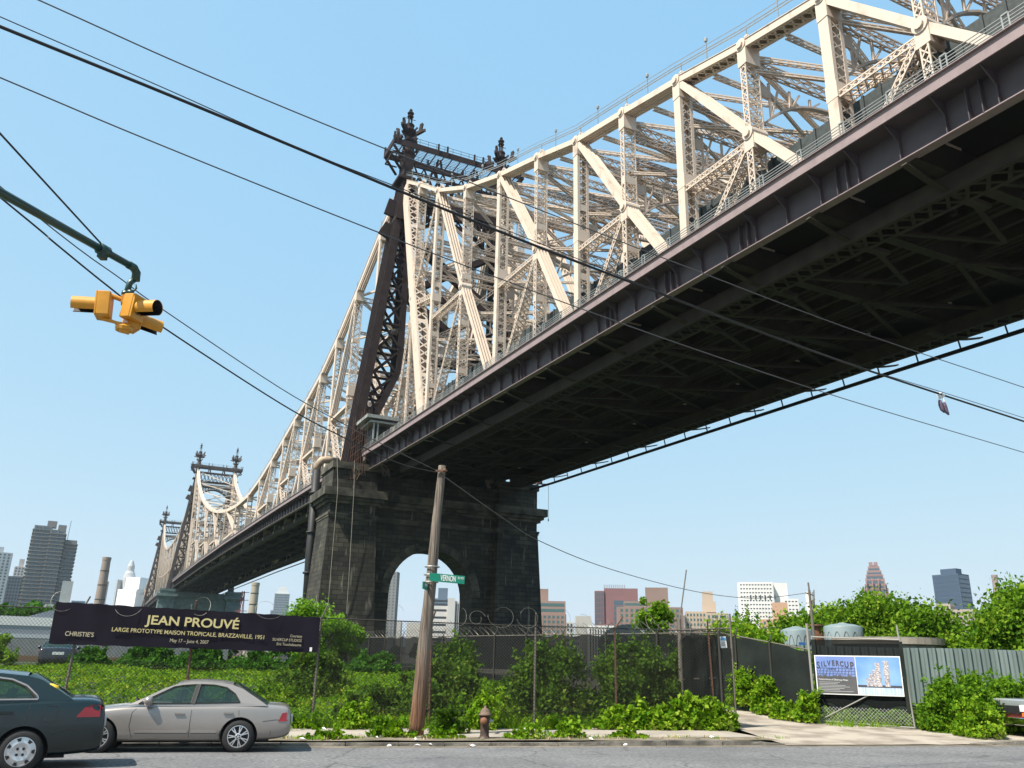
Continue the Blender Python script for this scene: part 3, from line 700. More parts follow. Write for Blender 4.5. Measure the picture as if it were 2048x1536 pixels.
    for tt in (-2.6, 2.6):
        for z in (1.35, 1.9): r.bar((a, t0+tt, zt+z), (c, t0+tt, zt+z), .05, .05)
        for x in np.arange(a, c+.1, 1.55): r.bar((x, t0+tt, zt+.8), (x, t0+tt, zt+1.9), .05, .05)
    r.build('railing', m, tw, org=ORG)
    # lattice beam, arched strut and X bracing
    x0, x1 = SC_-8, SC_+8
    q = MB()
    for tt in (-1.2, 1.2):
        for z in (zt-2.6, zt-7.2): q.bar((x0, t0+tt, z), (x1, t0+tt, z), .4, .55)
        for i in range(9):
            xa = x0+i*16/9; xb = xa+16/9*1.0
            q.bar((xa, t0+tt, zt-7), (xb, t0+tt, zt-2.8), .22, .28, (0, 1, 0)); q.bar((xa, t0+tt, zt-2.8), (xb, t0+tt, zt-7), .22, .28, (0, 1, 0))
        for x in (SC_-3.5, SC_+3.5): q.bar((x-.6, t0+tt, zt-2.4), (x-.2, t0+tt, zt-.1), .3, .3); q.bar((x+.6, t0+tt, zt-2.4), (x+.2, t0+tt, zt-.1), .3, .3)
    q.build('lattice_beam', m, tw, org=ORG)
    q = MB()
    for tt in (-1.2, 1.2):
        q.bar((x0, t0+tt, zt-9.4), (x1, t0+tt, zt-9.4), .4, 1.4)
        pr = None
        for k in range(13):
            x = -1+k/6; pt = (SC_+x*8, t0+tt, zt-11-4.6*abs(x)**2)
            if pr: q.bar(pr, pt, .4, .5); q.bar(pt, (pt[0], t0+tt, zt-10), .2, .25, (0, 1, 0)); q.bar(pt, (pt[0]+(1.3 if x < 0 else -1.3), t0+tt, zt-10), .2, .25, (0, 1, 0))
            pr = pt
    q.build('arched_strut', m, tw, org=ORG)
    q = MB(); zz = [zt-16, zt-16-(zt-16-zp-19)/2, zp+19]
    for zu, zd in zip(zz[:-1], zz[1:]):
        for tt in (-.8, .8):
            q.bar((x0, t0+tt, zu), (x1, t0+tt, zd), .35, 1.0, (0, 0, 1)); q.bar((x0, t0+tt, zd), (x1, t0+tt, zu), .35, 1.0, (0, 0, 1)); q.bar((x0, t0+tt, zd), (x1, t0+tt, zd), .4, 1.1)
    q.build('cross_bracing', m, tw, org=ORG)
tower(121.3, 30.0, 86.6, 'brown', .64)
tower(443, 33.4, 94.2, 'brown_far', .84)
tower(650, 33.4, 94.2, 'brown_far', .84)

# --- stone piers
def pier(t0, s_c, hw, zt, zc, m, m2, label, arch=True, thick=7.):
    e = empty('stone_pier', W(s_c, t0, 0), BA, label, 'pier')
    hw2 = hw-7; th = thick/2
    bat = .6; z0 = .5
    def block(x0, x1, y0, y1, za, zb_, b0=0., b1=0.):
        # adds to whichever collector f is current
        f.add([(x0-b0, y0-b0, za), (x1+b0, y0-b0, za), (x1+b0, y1+b0, za), (x0-b0, y1+b0, za), (x0-b1, y0-b1, zb_), (x1+b1, y0-b1, zb_), (x1+b1, y1+b1, zb_), (x0-b1, y1+b1, zb_)],
              [(3, 2, 1, 0), (4, 5, 6, 7), (0, 1, 5, 4), (1, 2, 6, 5), (2, 3, 7, 6), (3, 0, 4, 7)])
    for x0, x1 in ((-hw, -hw2), (hw2, hw)):
        f = MB()
        block(x0, x1, -th, th, z0, zc-2.4, .9, 0)
        block(x0+.1, x1-.1, -th+.1, th-.1, zc-2.4, zc-.6)
        block(x0+.1, x1-.1, -th+.1, th-.1, zc+1.2, zt-1)
        f.build('pilaster', m, e)
    f = MB()
    # arch wall
    R_ = 6.6; zs = 11.3; y0, y1 = -th+1.1, th-1.1; cx = -.3
    if arch:
        pts = [(cx+R_*math.cos(math.pi*k/24), zs+R_*math.sin(math.pi*k/24)) for k in range(25)]
        hw3 = hw2+.2
        for y, fl in ((y0, 0), (y1, 1)):
            vs = []; n = len(pts)
            for (x, z) in pts: vs.append((x, y, z)); vs.append((x, y, zc-.6))
            fs = [(2*i, 2*i+1, 2*i+3, 2*i+2) for i in range(n-1)]
            f.add(vs, fs if fl else [q[::-1] for q in fs])
            for xa, xb in ((-hw3, cx-R_), (cx+R_, hw3)):
                f.add([(xa, y, z0), (xb, y, z0), (xb, y, zc-.6), (xa, y, zc-.6)], [(0, 1, 2, 3)] if not fl else [(3, 2, 1, 0)])
        rim = [(cx+R_, z0)]+pts+[(cx-R_, z0)]
        vs = [(x, y0, z) for x, z in rim]+[(x, y1, z) for x, z in rim]; n = len(rim)
        f.add(vs, [(i, i+1, n+i+1, n+i) for i in range(n-1)])
        ring = MB()
        for k in range(24):
            a0, a1 = math.pi*k/24+.006, math.pi*(k+1)/24-.006
            q = [(cx+r_*math.cos(a), zs+r_*math.sin(a)) for r_, a in ((R_+.02, a0), (R_+1.3, a0), (R_+1.3, a1), (R_+.02, a1))]
            ring.prism(q, lambda a, b_, t: (a, t, b_), y0-.12, y0+.1)
        ring.build('arch_ring', m2, e)
        # quoined jambs
    else:
        block(-hw2, hw2, y0, y1, z0, zc-.6)
    block(-hw2-.1, hw2+.1, -th+.9, th-.9, zc+1.2, zt-1.2)
    f.build('arch_wall', m, e)
    f = MB()
    def course(z, h, p_, rec=0.):
        for x0, x1 in ((-hw, -hw2), (hw2, hw)): block(x0-p_, x1+p_, -th-p_, th+p_, z, z+h)
        block(-hw2+p_, hw2-p_, -th+1.1-p_, th-1.1+p_, z, z+h)
    course(zc-2.45, .3, .22); course(zc-2.75, .25, .12); course(zc-.75, .45, .35); course(zc-.3, .5, .75); course(zc+.2, 1.15, 1.2)
    for x0, x1 in ((-hw, -hw2), (hw2, hw)): block(x0-.15, x1+.15, -th-.15, th+.15, zt-1, zt)
    f.build('cornice', m2, e)
    return e
p1 = pier(121.5, 45.2, 16.9, 29.6, 24.2, 'stone', 'stone_light', 'massive dark stone arched pier standing under the nearest bridge tower')
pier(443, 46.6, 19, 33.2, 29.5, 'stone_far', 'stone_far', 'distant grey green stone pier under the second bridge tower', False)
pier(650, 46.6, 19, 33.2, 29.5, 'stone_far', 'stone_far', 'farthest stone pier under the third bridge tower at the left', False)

# downpipe on the near pier
pp = empty('drain_pipe', W(27.9, 126.5, 0), BA, 'fat black drain pipe with a tan elbow climbing the side of the near pier', 'pipe')
f = MB(); f.tube([(.6, 0, 2), (.1, 0, 16), (-.1, 0, 29.7)], .62, 12); 
for z in (8, 14, 20, 26): f.lathe([(.72, 0), (.72, .25)], (.3-.02*z, 0, z), 12)
f.build('riser', 'black', pp, smooth=True)
f = MB(); f.tube([(-.1, 0, 29.6), (0, 0, 30.6), (.6, 0, 31.4), (1.6, 0, 31.6), (2.2, 0, 31.4)], .6, 12); f.tube([(3.2, 0, 31.5), (3.9, 0, 31.8), (4.1, 0, 32.8), (4.1, 0, 33.6)], .55, 12)
f.build('elbow', mat('tan_wrap', (.36, .27, .19), .8, var=.3, vscale=1), pp, smooth=True)
f = MB(); f.tube([(2.2, 0, 31.4), (3.2, 0, 31.5)], .63, 12); f.build('coupling', 'black', pp)
# scaffolding shed by the tower foot
sh = empty('work_shed', W(31.4, 117, 0), BA, 'pale corrugated work platform with rusty scaffold beside the near tower foot', 'scaffold')
z0 = zb(116)+3.2
f = MB(); f.box((-.2, -4.6, z0+3.6), (4.6, 1, z0+4.1)); f.box((.4, -4.4, z0+3.0), (4.2, .8, z0+3.3)); f.box((.9, -4.3, z0), (1.1, -4.1, z0+3)); f.box((1.5, -4.3, z0), (1.7, -4.1, z0+3))
f.build('roof', mat('pale_sheet_metal', (.26, .28, .27), .6, var=.2), sh)
f = MB()
for x in (-.4, .3): 
    for y in (-3.6, -2.4, 1.0, 2.2): f.bar((x, y, z0-4.5), (x, y, z0+5), .05, .05)
for z in np.arange(z0-4.5, z0+5, 1.2): f.bar((-.4, 1, z), (.3, 1, z), .03, .03); f.bar((-.4, -3.6, z), (-.4, 2.2, z), .03, .03)
for k in range(5): a = Vector((random.uniform(-1, 2), random.uniform(-4, 2), z0-4.6)); f.bar(a, a+Vector((random.uniform(-1, 1), random.uniform(-1, 1), random.uniform(.4, 1.6))), .12, .12)
f.build('scaffold_frame', 'rust', sh)
f = MB(); f.box((1.2, -3, z0), (3.8, .6, z0+2.6)); f.build('enclosure', 'black', sh)

# ropes, davit and dark elbow on the near pier
cr_ = [('pier_rope', 'pale rope hanging down the left corner of the near pier', [(28.6, 117.6, 30.2), (28.9, 116.9, 26), (28.9, 116.6, 24.9), (28.95, 116.6, 14), (29.1, 116.9, 5)]), ('pier_rope', 'thin line hanging beside the pale rope on the near pier', [(31.2, 117.4, 29.8), (31.3, 116.7, 25), (31.5, 116.5, 15), (31.7, 116.8, 8)])]
for n_a, lab_, pts_ in cr_:
    f = MB(); f.tube([W(*p) for p in pts_], .035, 5); o = f.build(n_a, mat('rope_fibre', (.30, .28, .23), .9)); tag(o, lab_, 'rope')
dv_ = empty('davit', W(62.3, 118.6, 29.6), BA, 'small davit arm with a hanging line at the right top corner of the near pier', 'davit')
f = MB(); f.bar((-1.2, 0, .3), (2.0, -.2, .5), .16, .16); f.bar((0, 0, 0), (0, 0, .8), .2, .2); f.box((.2, -.2, .5), (.8, .2, .9)); f.build('arm', 'rust', dv_)
f = MB(); f.tube([(1.95, -.2, .5), (1.95, -.2, -5.2)], .03, 4); f.bar((1.95, -.2, -5.2), (1.95, -.2, -5.6), .12, .12); f.build('line', 'rust_grey', dv_)
ep_ = empty('elbow_pipe', W(60.2, 119.2, 29.4), BA, 'dark elbow pipe curling over the right top corner of the near pier', 'pipe')
f = MB(); f.tube([(-2.4, 0, 1.5), (-.8, 0, 1.7), (.4, 0, 1.3), (.9, 0, .4), (1.0, 0, -.3)], .5, 12); f.build('bend', 'black', ep_, smooth=True)
# =================================================================== CARS
def plate2d(outline, holes, fn, name, m, parent, thick=0):
    bm = bmesh.new()
    for lp in [outline]+holes:
        vs = [bm.verts.new((a, b_, 0)) for a, b_ in lp]
        for i in range(len(vs)): bm.edges.new((vs[i], vs[(i+1) % len(vs)]))
    bmesh.ops.triangle_fill(bm, use_beauty=True, use_dissolve=False, edges=bm.edges[:])
    for v in bm.verts: v.co = Vector(fn(v.co.x, v.co.y))
    bmesh.ops.recalc_face_normals(bm, faces=bm.faces[:])
    me = bpy.data.meshes.new(name); bm.to_mesh(me); bm.free(); me.materials.append(M[m] if isinstance(m, str) else m)
    o = bpy.data.objects.new(name, me); COL.objects.link(o); o.parent = parent
    return o
def loft_body(stn, parent, m, wells, rw, hw, name='body'):
    b = MB(); K = 16
    for (x, zb_, zt, h) in stn:
        zt_ = zt; zm = zb_+.45*(zt-zb_)
        half = [(0, zb_), (h*.8, zb_), (h*.95, zb_+.05), (h*.995, zb_+.16), (h, zm), (h*.985, zt-.16), (h*.955, zt-.05), (h*.88, zt-.005), (h*.5, zt+.015)]
        ring = half+[(0, zt+.025)]+[(-y, z) for y, z in half[:0:-1]]
        K = len(ring); b.v += [(x, y, z) for y, z in ring]
    n = len(stn)
    for i in range(n-1):
        for j in range(K): b.f.append((i*K+j, i*K+(j+1) % K, (i+1)*K+(j+1) % K, (i+1)*K+j))
    b.f.append(tuple(range(K-1, -1, -1))); b.f.append(tuple((n-1)*K+j for j in range(K)))
    o = b.build('tmp', m)
    cut = MB()
    for x in wells: cut.lathe([(rw, -hw-.3), (rw, -hw+.34)], (x, 0, rw-.06), 40, 'y'); cut.lathe([(rw, hw-.34), (rw, hw+.3)], (x, 0, rw-.06), 40, 'y')
    c = cut.build('tmp2', m)
    md = o.modifiers.new('s', 'SUBSURF'); md.levels = 2; md.render_levels = 2
    bo = o.modifiers.new('b', 'BOOLEAN'); bo.operation = 'DIFFERENCE'; bo.object = c; bo.solver = 'EXACT'
    dg = bpy.context.evaluated_depsgraph_get(); me = bpy.data.meshes.new_from_object(o.evaluated_get(dg))
    bpy.data.objects.remove(o); bpy.data.objects.remove(c)
    r = bpy.data.objects.new(name, me); COL.objects.link(r); r.parent = parent; smooth_angle(r, 32)
    return r
def wheel(parent, x, y, r, w, style, side):
    wl = empty('wheel', (x, y, r)); wl.parent = parent
    t = MB(); t.lathe([(r*.67, -w/2), (r*.9, -w/2-.005), (r*.985, -w/2+.03), (r, -w/4), (r, w/4), (r*.985, w/2-.03), (r*.9, w/2+.005), (r*.67, w/2)], (0, 0, 0), 36, 'y', cap=False); t.build('tyre', 'tyre', wl, smooth=True)
    rr = r*.675; b = MB(); yo = side*(w/2-.022)
    b.lathe([(rr, yo-.02*side), (rr, yo+.018*side), (rr*.92, yo+.02*side), (rr*.9, yo-.02*side)] if side > 0 else [(rr*.9, yo+.02), (rr*.92, yo-.02), (rr, yo-.018), (rr, yo+.02)], (0, 0, 0), 36, 'y', cap=False)
    d = MB(); d.lathe([(rr*.93, min(yo-.03*side, yo-.05*side)), (rr*.93, max(yo-.03*side, yo-.05*side))], (0, 0, 0), 30, 'y')
    if style == 'spoke':
        for k in range(7):
            for dd in (-.13, .13):
                a = 2*math.pi*k/7; p = Vector((rr*.25*math.cos(a), yo+.012*side, rr*.25*math.sin(a))); q = Vector((rr*.95*math.cos(a+dd), yo, rr*.95*math.sin(a+dd)))
                b.bar(p, q, .02, .026, (0, 1, 0))
        b.lathe([(rr*.3, yo), (rr*.3, yo+.02*side), (rr*.2, yo+.03*side)] if side > 0 else [(rr*.2, yo-.03), (rr*.3, yo-.02), (rr*.3, yo)], (0, 0, 0), 24, 'y')
        for k in range(5): a = 2*math.pi*k/5; d.lathe([(.014, min(yo+.02*side, yo+.035*side)), (.014, max(yo+.02*side, yo+.035*side))], (rr*.16*math.cos(a), 0, rr*.16*math.sin(a)), 8, 'y')
    else:
        b.lathe([(rr*.93, yo-.01), (rr*.93, yo+.008), (rr*.6, yo+.02*side+.0), (rr*.3, yo+.012*side)] if side > 0 else [(rr*.3, yo-.012), (rr*.6, yo-.02), (rr*.93, yo-.008), (rr*.93, yo+.01)], (0, 0, 0), 36, 'y')
        for k in range(7):
            a = 2*math.pi*(k+.5)/7; c = Vector((rr*.82*math.cos(a), yo+.012*side, rr*.82*math.sin(a))); tn = Vector((-math.sin(a), 0, math.cos(a))); rd = Vector((math.cos(a), 0, math.sin(a)))
            d.add([c-tn*.032+rd*.022, c+tn*.032+rd*.022, c+tn*.018-rd*.022, c-tn*.018-rd*.022, c-tn*.032+rd*.022+Vector((0, .02*side, 0)), c+tn*.032+rd*.022+Vector((0, .02*side, 0)), c+tn*.018-rd*.022+Vector((0, .02*side, 0)), c-tn*.018-rd*.022+Vector((0, .02*side, 0))], [(0, 1, 2, 3), (4, 5, 6, 7), (0, 1, 5, 4), (1, 2, 6, 5), (2, 3, 7, 6), (3, 0, 4, 7)])
        for k in range(4): a = math.pi/4+math.pi*k/2; d.lathe([(.02, min(yo+.01*side, yo+.03*side)), (.02, max(yo+.01*side, yo+.03*side))], (rr*.27*math.cos(a), 0, rr*.27*math.sin(a)), 8, 'y')
    b.build('rim', 'rim', wl); d.build('rim_recess', 'black', wl)
    return wl
def sedan(name, label, loc, rz, sc, P, paint, style, group=None):
    c = empty(name, loc, rz, label, 'car', group); c.scale = (sc, sc, sc)
    hw = P['hw']; wb = P['wb']; r = P['r']
    body = loft_body(P['stn'], c, paint, (0, wb), r+.055, hw)
    k = MB()
    for x in (0, wb):
        for s in (-1, 1):
            k.lathe([(r+.05, min(s*(hw-.335), s*(hw-.32))), (r+.05, max(s*(hw-.335), s*(hw-.32)))], (x, 0, r-.0), 24, 'y')
    k.box((-.6, -hw+.4, .18), (wb+.6, hw-.4, .3)); k.build('underbody', 'black', c)
    for x in (0, wb):
        for s in (-1, 1): wheel(c, x, s*(hw-.115), r, .2, style, s)
    gp = P['gh']           # greenhouse profile, rear base -> roof -> front base
    zB = P['zbelt']; yb = hw*.93; yr = hw*.66; zR = max(z for x, z in gp)
    Y = lambda z: yb-(yb-yr)*max(0, (z-zB))/(zR-zB)
    for s in (-1, 1):
        plate2d(gp, P['win'], lambda x, z: (x, s*Y(z), z), 'cabin_side', paint, c)
        for wn in P['win']: plate2d(wn, [], lambda x, z: (x, s*(Y(z)-.012), z), 'side_window', 'glass', c)
        fr = MB()
        for wn in P['win']:
            for i in range(len(wn)): a, b_ = wn[i], wn[(i+1) % len(wn)]; fr.bar((a[0], s*(Y(a[1])+.002), a[1]), (b_[0], s*(Y(b_[1])+.002), b_[1]), .02, .02)
        fr.build('window_trim', P.get('trim', 'seam'), c)
        if P.get('pillar'):
            f2 = MB(); (xa, za), (xb, zb_) = P['pillar']; f2.bar((xa, s*(Y(za)+.004), za), (xb, s*(Y(zb_)+.004), zb_), .012, .07, (1, 0, 0)); f2.build('door_pillar', 'black', c)
    # roof, screens
    i0, i1 = P['roof']; roof = gp[i0:i1+1]; b = MB(); NW = 10
    for (x, z) in roof:
        for j in range(NW+1):
            q = -1+2*j/NW; b.v.append((x, q*Y(z), z+.045*(1-q*q)))
    for i in range(len(roof)-1):
        for j in range(NW): b.f.append((i*(NW+1)+j, i*(NW+1)+j+1, (i+1)*(NW+1)+j+1, (i+1)*(NW+1)+j))
    b.build('roof', paint, c, smooth=True)
    for nm, a, e in (('rear_window', gp[0], gp[i0]), ('windscreen', gp[-1], gp[i1])):
        b = MB()
        for i in range(5):
            x = a[0]+(e[0]-a[0])*i/4; z = a[1]+(e[1]-a[1])*i/4; bow = .10*(1 if nm == 'windscreen' else -1)
            for j in range(NW+1):
                q = -1+2*j/NW; b.v.append((x+bow*(1-q*q), q*(Y(z)-.01), z+.045*(1-q*q)*i/4))
        for i in range(4):
            for j in range(NW): b.f.append((i*(NW+1)+j, i*(NW+1)+j+1, (i+1)*(NW+1)+j+1, (i+1)*(NW+1)+j))
        b.build(nm, 'glass', c, smooth=True)
    # seats, wheel
    s_ = MB()
    for x in (.55, 1.5):
        for y in (-.38, .38):
            s_.bar((x, y, .35), (x-.22, y, .98), .46, .14, (1, 0, 0)); s_.bar((x-.23, y, 1.0), (x-.26, y, 1.17), .24, .1, (1, 0, 0)); s_.box((x, y-.25, .3), (x+.5, y+.25, .45))
    s_.build('seats', 'seat', c)
    s_ = MB(); s_.tube([(2.02+.06*math.sin(k/12*6.283), .38+.18*math.cos(k/12*6.283), .86+.16*math.sin(k/12*6.283)) for k in range(13)], .014, 6); s_.build('steering_wheel', 'black', c)
    for s in (-1, 1):
        m = MB(); x, z = P['mirror']; m.lathe([(.02, s*0), (.085, s*.03), (.095, s*.12), (.06, s*.19), (.01, s*.2)] if s > 0 else [(.01, -.2), (.06, -.19), (.095, -.12), (.085, -.03), (.02, 0)], (x, s*(yb-.02), z), 12, 'y'); m.build('wing_mirror', paint, c, smooth=True)
    # seams, handles, mouldings hug the body side
    bvh = None
    from mathutils.bvhtree import BVHTree
    bm = bmesh.new(); bm.from_mesh(body.data); bvh = BVHTree.FromBMesh(bm); bm.free()
    def hug(x, z, s, off=.004):
        h = bvh.ray_cast(Vector((x, s*3, z)), Vector((0, -s, 0)))
        return Vector((x, (h[0].y if h[0] else s*hw)+s*off, z))
    def run(mb, pts, s, w_, t_, off=.002):
        pr = None
        for (x0, z0), (x1, z1) in zip(pts[:-1], pts[1:]):
            nn = max(1, int(math.hypot(x1-x0, z1-z0)/.07))
            for i in range(nn+1):
                p = hug(x0+(x1-x0)*i/nn, z0+(z1-z0)*i/nn, s, off)
                if pr and (p-pr).length < .35: mb.bar(pr, p, t_, w_, (0, 0, 1) if abs(x1-x0) > abs(z1-z0) else (1, 0, 0))
                pr = p
    for s in (-1, 1):
        sm = MB()
        for pl in P['seams']: run(sm, pl, s, .008, .008, 0)
        for pl in P.get('mould', []): run(sm, [(x, z-.03) for x, z in pl], s, .008, .008, 0)
        sm.build('door_seam', 'seam', c)
        for pl in P.get('mould', []): mm = MB(); run(mm, pl, s, .045, .02, .006); mm.build('side_moulding', paint, c)
        for (x, z) in P['handles']:
            hh = MB(); p = hug(x, z, s, .018); hh.bar(p-Vector((.09, 0, 0)), p+Vector((.09, 0, 0)), .03, .032); hh.bar(p+Vector((-.09, -s*.018, -.03)), p+Vector((.09, -s*.018, -.03)), .008, .03); hh.build('door_handle', paint, c)
        if 'chrome' in P:
            ch = MB(); pl = P['chrome']
            for (x0, z0), (x1, z1) in zip(pl[:-1], pl[1:]): ch.bar((x0, s*(Y(z0)+.008), z0), (x1, s*(Y(z1)+.008), z1), .014, .022)
            ch.build('window_trim', 'chrome', c)
        # tail lamp: polygon on the side wrapping round the tail
        tl = MB(); poly = P['lamp']; nps = []
        inner = [hug(x, z, s, -.01) for x, z in poly]; outer = [hug(x, z, s, .012) for x, z in poly]
        back = [Vector((p.x, p.y*.62, p.z)) for p in outer]
        n_ = len(poly); tl.add(inner+outer, [tuple(range(n_, 2*n_))]+[(i, (i+1) % n_, n_+(i+1) % n_, n_+i) for i in range(n_)])
        xe = min(x for x, z in poly)-.015; zs_ = [z for x, z in poly if x < xe+.12]
        tl.box((xe-.01, min(s*hw*.9, s*hw*.55), min(zs_)+.02), (xe+.06, max(s*hw*.9, s*hw*.55), max(zs_)-.03))
        tl.build('tail_light', 'redlens', c)
        if 'front' in P:
            fl = MB(); xf = P['front']; fl.box((xf-.25, min(s*hw*.55, s*hw*.93), .58), (xf-.06, max(s*hw*.55, s*hw*.93), .72)); fl.build('headlight', 'white', c)
    bp = MB(); x0 = P['stn'][0][0]; bp.box((x0-.02, -.26, P['plate']), (x0+.02, .26, P['plate']+.14)); bp.build('number_plate', 'white', c)
    return c
E1 = -.99
silver = dict(hw=.86, wb=2.635, r=.315, zbelt=.90,
  stn=[(-1.03, .42, .62, .66), (-1.01, .36, .70, .76), (-.97, .30, .885, .80), (-.80, .25, .905, .81), (-.45, .22, .925, .845), (0, .2, .92, .86), (.6, .2, .905, .86), (1.3, .2, .90, .86), (2.0, .2, .895, .86), (2.4, .2, .865, .85), (2.9, .21, .80, .83), (3.3, .22, .72, .76), (3.52, .28, .62, .62), (3.56, .36, .52, .5)],
  gh=[(-.52, .895), (-.25, 1.06), (.02, 1.215), (.22, 1.285), (.5, 1.325), (.8, 1.34), (1.05, 1.33), (1.3, 1.295), (1.55, 1.20), (1.9, 1.02), (2.18, .88), (.6, .86)],
  roof=(3, 7),
  win=[[(1.97, .915), (1.62, 1.10), (1.36, 1.235), (1.2, 1.265), (.93, 1.285), (.985, .93)], [(.915, .932), (.86, 1.288), (.58, 1.28), (.34, 1.235), (.16, 1.12), (.04, .955)]],
  pillar=((.95, .92), (.895, 1.29)), mirror=(1.78, .97), trim='seam',
  seams=[[(.945, .22), (.955, .55), (.95, .88)], [(1.98, .22), (2.08, .5), (2.06, .75), (1.93, .89)], [(.95, .235), (1.98, .235)], [(.42, .235), (.95, .235)], [(.42, .24), (.36, .42)], [(.02, .62), (.05, .89)], [(-.62, .25), (-.62, .42)], [(-.95, .62), (-.7, .63), (-.45, .60)]],
  mould=[[(1.96, .405), (.98, .405)], [(.92, .405), (.42, .405)]], handles=[(1.17, .74), (.24, .755)],
  lamp=[(-.76, .60), (-.82, .755), (-.915, .775), (-.92, .60)], plate=.55, front=3.5)
sedan('parked_car', 'silver beige four door sedan parked at the kerb below the black banner', UV(-.63, 18.9, .035), A+math.pi, .955, silver, 'silver', 'spoke')
silver['win'][1:] = [[(.915, .932), (.86, 1.288), (.58, 1.28), (.40, 1.25), (.335, .945)], [(.29, .947), (.352, 1.237), (.16, 1.12), (.04, .955)]]
dark = dict(hw=.89, wb=2.71, r=.31, zbelt=1.0,
  stn=[(-1.29, .42, .60, .70), (-1.27, .30, .80, .80), (-1.22, .27, 1.04, .835), (-.95, .24, 1.065, .865), (-.55, .22, 1.06, .875), (0, .2, 1.035, .89), (.6, .2, 1.01, .89), (1.4, .2, .99, .89), (2.1, .2, .97, .89), (2.5, .2, .93, .88), (3.0, .21, .86, .86), (3.35, .22, .78, .78), (3.55, .3, .64, .6)],
  gh=[(-.70, 1.03), (-.42, 1.21), (-.12, 1.385), (.1, 1.445), (.45, 1.485), (.85, 1.495), (1.2, 1.475), (1.45, 1.42), (1.8, 1.26), (2.25, .97), (.6, .94)],
  roof=(3, 7), trim='seam',
  win=[[(2.02, 1.03), (1.5, 1.33), (1.3, 1.39), (.95, 1.41), (1.0, 1.045)], [(.92, 1.047), (.88, 1.412), (.6, 1.405), (.3, 1.36), (.1, 1.26), (-.06, 1.10), (-.09, 1.065)]],
  chrome=[(2.02, 1.02), (.9, 1.035), (-.12, 1.05), (-.09, 1.12), (.08, 1.28), (.3, 1.385), (.6, 1.43), (.95, 1.435), (1.3, 1.41), (1.5, 1.35), (2.02, 1.03)],
  pillar=((.96, 1.04), (.915, 1.42)), mirror=(1.85, 1.08),
  seams=[[(.95, .22), (.96, .6), (.95, .97)], [(.35, .35), (.1, .62), (.0, .75), (-.02, .98)], [(-.46, .72), (-.46, .94), (-.26, .95), (-.24, .73), (-.46, .72)], [(-1.15, .62), (-.7, .63), (-.42, .56)]],
  handles=[(.28, .86)], lamp=[(-.78, .79), (-.90, .93), (-1.02, .965), (-1.16, .965), (-1.17, .79)], plate=.62, front=3.5)
for _k in ('stn', 'gh', 'chrome', 'lamp', 'handles'): dark[_k] = [(p[0]*(.86 if p[0] < 0 else 1),)+tuple(p[1:]) for p in dark[_k]]
for _k in ('win', 'seams'): dark[_k] = [[(p[0]*(.86 if p[0] < 0 else 1), p[1]) for p in q] for q in dark[_k]]
_q = lambda z: z if z < 1.04 else 1.04+(z-1.04)*.84
for _k in ('gh', 'chrome'): dark[_k] = [(x, _q(z)) for x, z in dark[_k]]
dark['win'] = [[(x, _q(z)) for x, z in q] for q in dark['win']]; dark['pillar'] = ((.96, 1.04), (.915, 1.355))
dk = sedan('moving_car', 'dark green sedan cut off by the left edge of the photo with red tail lamp', UV(-3.72, 15.5, .09), math.pi+R(26), .98, dark, 'teal', 'cap')
f = MB(); f.lathe([(.01, 0), (.10, .02), (.135, .08), (.10, .16), (.02, .19)], (-.24, .46, 1.05), 14); f.build('hard_hat', mat('yellow_plastic', (.75, .5, .03), .4), None, smooth=True)
hh = bpy.data.objects['hard_hat']; hh.parent = None; hh.location = dk.location; hh.rotation_euler = dk.rotation_euler
tag(hh, 'yellow hard hat on the rear shelf behind the dark sedan window', 'hat')
blk = dict(dark); blk['plate'] = .72
sedan('dark_parked_car', 'small black sedan seen from behind in the overgrown lot, under the banner end', (-22.7, 44.3, 1.05), R(90)+R(27), 1.0, {**blk}, 'blackcar', 'cap')
# pickup nose at the right edge
tr = empty('pickup_truck', UV(21.6, 21.5, .1), A+math.pi, 'grey and red pickup truck nose poking in at the right edge', 'truck')
def rbox(name, lo, hi, m, parent, bev=.06, seg_=3):
    bm = bmesh.new(); bmesh.ops.create_cube(bm, size=1)
    for v in bm.verts: v.co = Vector([(lo[i]+hi[i])/2+v.co[i]*(hi[i]-lo[i]) for i in range(3)])
    bmesh.ops.bevel(bm, geom=bm.edges[:], offset=bev, segments=seg_, affect='EDGES', profile=.7)
    me = bpy.data.meshes.new(name); bm.to_mesh(me); bm.free(); me.materials.append(M[m] if isinstance(m, str) else m)
    o = bpy.data.objects.new(name, me); COL.objects.link(o); o.parent = parent; smooth_angle(o, 40); return o
rbox('hood', (-1.2, -.85, .80), (.86, .85, 1.02), 'greytruck', tr, .1); rbox('body', (-3.6, -.88, .42), (.84, .88, .88), mat('red_truck_paint', (.16, .03, .03), .35, coat=.6), tr, .06)
rbox('bumper', (.72, -.88, .32), (1.0, .88, .52), 'chrome', tr, .04); rbox('grille', (.8, -.55, .62), (.9, .55, .84), 'black', tr, .02)
for s in (-1, 1):
    rbox('headlight', (.74, min(s*.56, s*.86), .68), (.91, max(s*.56, s*.86), .86), 'white', tr, .03); rbox('indicator', (.76, min(s*.6, s*.87), .55), (.89, max(s*.6, s*.87), .66), 'orange', tr, .02)
    for x in (0, -2.9): wheel(tr, x, s*.78, .33, .22, 'cap', s)
rbox('cab', (-2.6, -.8, .95), (-1.0, .8, 1.62), 'darkglass', tr, .15); rbox('roof', (-2.5, -.76, 1.58), (-1.25, .76, 1.68), 'greytruck', tr, .04)

